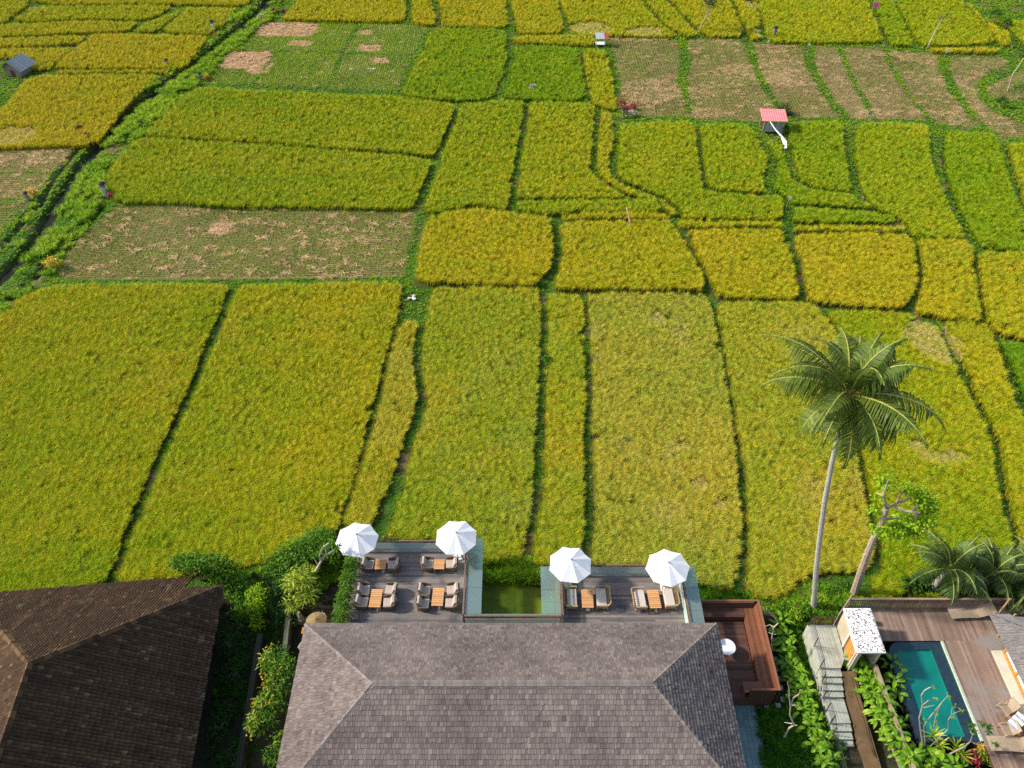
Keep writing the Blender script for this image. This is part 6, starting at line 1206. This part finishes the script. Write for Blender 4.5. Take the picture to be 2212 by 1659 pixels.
# shrine figure beside the ditch (dark umbrella over a pale shrine)
def shrine(px, py, z, label, s=1, dark=M_DARK, body=M_STONE, umb=True):
    s *= .85; q = ground_pt(px, py, 0); r = empty('field_shrine', q); tag(r, label, 'shrine'); mb = MB(); mb.box(-.22*s,.22*s,-.22*s,.22*s,0,.25*s); mb.box(-.13*s,.13*s,-.13*s,.13*s,.25*s,.9*s); mb.box(-.24*s,.24*s,-.2*s,.2*s,.9*s,1.0*s); mb.build('pillar', body, r)
    mb = MB(); mb.box(-.18*s,.18*s,-.16*s,.16*s,1.0*s,1.28*s); mb.build('niche', MATS['grey planks'], r)
    mb = MB(); mb.lathe([(.34*s,1.38*s),(.33*s,1.44*s),(.2*s,1.54*s),(.03*s,1.62*s)], 12); mb.build('canopy', dark, r)
    mb = MB(); mb.tube([(.15*s,.1*s,.0),(.15*s,.1*s,1.4*s)], .025*s, 5); mb.build('pole', M_BAMBOO, r)
    return r
shrine(230, 424, 0, 'shrine under a black parasol at the corner of the wide bright paddy', 1.25, body=mat('violet cloth', (.42,.41,.46), (.34,.33,.38)))
shrine(92, 592, 0, 'dark shrine beside the yellow bush at the left ditch', .9, body=M_DARK)
shrine(62, 434, 0, 'small dark shrine beside the stubble at the left edge', .8, body=M_ROCKM)
shrine(461, 66, 0, 'pale shrine beside the far ditch bank', 1.1, body=M_WHITE)
shrine(363, 146, 0, 'tiny dark shrine at the corner of the large orange paddy', .9)
shrine(1671, 84, 0, 'dark hooded shrine on the far bund', 1.3, body=M_ROCKM)
shrine(1346, 256, 0, 'dark shrine between the crimson cordylines', 1.0, body=M_ROCKM)
shrine(435, 176, 0, 'grey shrine at the far left corner of the wide bright paddy', .9, body=M_ROCKM)
for i, (px, py, m_, s, lab) in enumerate([(1344,228,M_RED,.55,'taller crimson cordyline at the paddy corner'),(1352,240,M_RED,.5,'low crimson cordyline below the taller one'),(1367,233,M_RED,.45,'crimson cordyline on the right of the shrine'),(1366,248,M_TWIG,.5,'pale dry bush beside the crimson cordylines'),(118,578,M_OCHRE,.75,'bright yellow bush beside the dark shrine'),(72,421,M_OCHRE,.5,'small ochre bush at the edge of the left stubble'),(447,168,M_OCHRE,.4,'ochre bush beside the grey shrine'),(242,424,M_RED,.4,'dull red plant at the foot of the black parasol shrine'),(466,72,M_RED,.3,'dark red plant beside the pale shrine'),(186,292,M_RED,.4,'dark red bush at the lower corner of the large orange paddy'),(172,280,M_PDRY,.5,'dry brown bush in the corner of the large orange paddy'),(612,26,M_RED,.36,'dark plum shrub at the edge of the far golden paddy'),(590,24,M_PDRY,.5,'brown shrub left of the plum one'),(565,40,M_TWIG,.5,'pale dry shrub on the far ditch bank'),(1150,192,M_TWIG,.5,'pale dry twig bush in the bright green paddy'),(1181,660+120,M_LEAFM,.45,'round green weed in the ditch between two long paddies'),(2060,40,M_LEAFD,1.2,'dark green bush at the far right corner'),(2145,45,M_LEAFD,1.1,'dark bush beside the yellow curved paddy'),(2172,58,M_LEAFD,.8,'small dark bush right of the yellow curved paddy'),(2185,100,M_LEAFM,.9,'green bush at the end of the thin yellow strip'),(2200,120,M_LEAFM,.9,'green bush above the curved stubble strip'),(2160,228,M_LEAFD,.8,'dark round bush inside the curved bund'),(2195,210,M_LEAFM,1.2,'leafy green bush at the right edge')]):
    if px == 2060: continue
    q = ground_pt(px, py, .3); shrub('cordyline' if 'cordyline' in lab else ('field_bush' if 'bush' in lab else 'field_shrub'), lab, 'shrub', (q.x, q.y, 0), [((0,0,s*1.0),(s*.8,s*.7,s*.8))], int(120+220*s), .16+.08*s, .09, m_, 160+i, 3)
# lone tree far away
q = ground_pt(1509,70,0); r = empty('lone_tree', q); tag(r, 'lone small tree with an open grey green crown in the far paddies', 'tree'); mb = MB(); mb.tube([(0,0,0),(.3,0,1.2),(.9,0,2.6),(1.2,0,3.6)], [.12,.10,.08,.04], 6); mb.build('trunk', M_BARK2, r)
for e in ((.2,.3,3.6),(2.0,-.2,3.8),(1.2,.3,4.9)): mb = MB(); mb.tube([(.75,0,2.3),((.75+e[0])/2,e[1]/2,(2.3+e[2])/2+.1),e], [.06,.04,.015], 5); mb.build('branch', M_BARK2, r)
leafcloud('crown', [((1.1,0,3.8),(1.1,.9,.9)),((.5,.2,4.4),(.8,.7,.7)),((1.7,0,4.7),(.8,.7,.8)),((1.2,0,5.4),(.6,.6,.6))], 750, .26, .13, mat('grey green leaves', (.03,.06,.03), (.09,.13,.05), attr=True, scale=1, transl=.15), r, 171, surf=.8)
# bamboo poles
def pole(nm, label, pts, rad, m_=None, tuft=True, cat='pole'):
    b = Vector(pts[0]); r = empty(nm, b); tag(r, label, cat); mb = MB(); mb.tube([Vector(p)-b for p in pts], [rad*(1-.6*i/(len(pts)-1)) for i in range(len(pts))], 6); mb.build('shaft', m_ or M_BAMBOO, r)
    if tuft: e = Vector(pts[-1])-b; leafcloud('tassel', [((e.x+.3,e.y,e.z+.1),(1.0,.5,.35)),((e.x+.9,e.y,e.z-.1),(.5,.3,.25))], 90, .35, .08, MATS['grey green leaves'], r, 181)
    return r
Yb = ground_pt(2003,104)[1]
pole('bamboo_pole', 'tall leaning bamboo pole with a leafy tip in the far paddies', [uny(2003,104,Yb),uny(2018,72,Yb),uny(2033,45,Yb),uny(2036,41,Yb)], .12)
Yb = ground_pt(2176,198)[1]
pole('bamboo_pole', 'pale leaning pole at the right edge above the curved bund', [uny(2176,198,Yb),uny(2188,160,Yb),uny(2210,128,Yb),uny(2222,115,Yb)], .09, tuft=False)
Yb = ground_pt(1366,494)[1]
pole('marker_pole', 'orange pole sticking out of the golden paddy', [uny(1366,492,Yb),uny(1361,478,Yb),uny(1354,449,Yb)], .15, mat('orange cloth', (.80,.42,.28), (.70,.36,.24)), tuft=False)
def flag(px, py, z, label, m_, s=.5):
    q = ground_pt(px, py, z); r = empty('field_flag', (q.x, q.y, 0)); tag(r, label, 'flag', None); mb = MB(); mb.tube([(0,0,0),(0,0,z+s)], .02, 5); mb.build('stick', M_BAMBOO, r); mb = MB(); mb.add([(0,0,z+s),(0,0,z-s*.2),(s,.05,z+s*.3),(s*.8,.1,z+s*.9)], [(0,1,2,3)]); o = mb.build('cloth', m_, r); k = o.modifiers.new('s','SOLIDIFY'); k.thickness = .03
flag(1885,18,1.5,'pink flag in the far paddies', mat('pink cloth', (.75,.15,.35), (.60,.10,.30)), .9); flag(1703,432,1.2,'white flag on the green bund above the golden paddies', M_CLOTH, .36); flag(2043,114,.8,'white flag on the bund above the stubble strips', M_CLOTH, .5); flag(1703+180,252,.5,'white rag on a stick beside the stubble', M_CLOTH, .3); flag(1931,2,.8,'white rag at the top edge of the photograph', M_CLOTH, .5); flag(1658,92,.4,'little white rag beside the hooded shrine', M_CLOTH, .3); flag(1745,99,.3,'pale rag at the top of the third stubble strip', M_CLOTH, .36)
q = ground_pt(893,646,.1); r = empty('offering', q); tag(r, 'white and pink bundle lying on the small grass plot', 'bundle')
for i, (dx, dy, m_) in enumerate([(0,0,M_CLOTH),(-.35,-.05,M_PINK),(.05,.3,M_PINK),(.12,-.15,M_CLOTH)]): mb = MB(); mb.rock((dx,dy,.12), (.2,.13,.12), i, n=6, m=4); mb.build('bag', m_, r)
mb = MB(); mb.box(-.5,.5,-.12,.12,0,.04); o = mb.build('plank', M_WHITE); q = ground_pt(803,149,.1); o.location = q; tag(o, 'white plank lying at a bund junction in the seedling plots', 'plank')
# debris at the foot of the palm
q = ground_pt(1738,1277,.05); r = empty('fallen_fronds', q); tag(r, 'heap of dry fallen fronds left of the palm trunk', 'debris'); mb = MB()
for i in range(14): a = R_.uniform(-.5,.5); x = R_.uniform(-.7,.5); y = R_.uniform(-.3,.3); mb.beam((x,y,.08+.02*i%.1),(x+cos(a)*.9,y+sin(a)*.9,.12),.04,.02)
mb.build('stalk', M_PDRY, r)
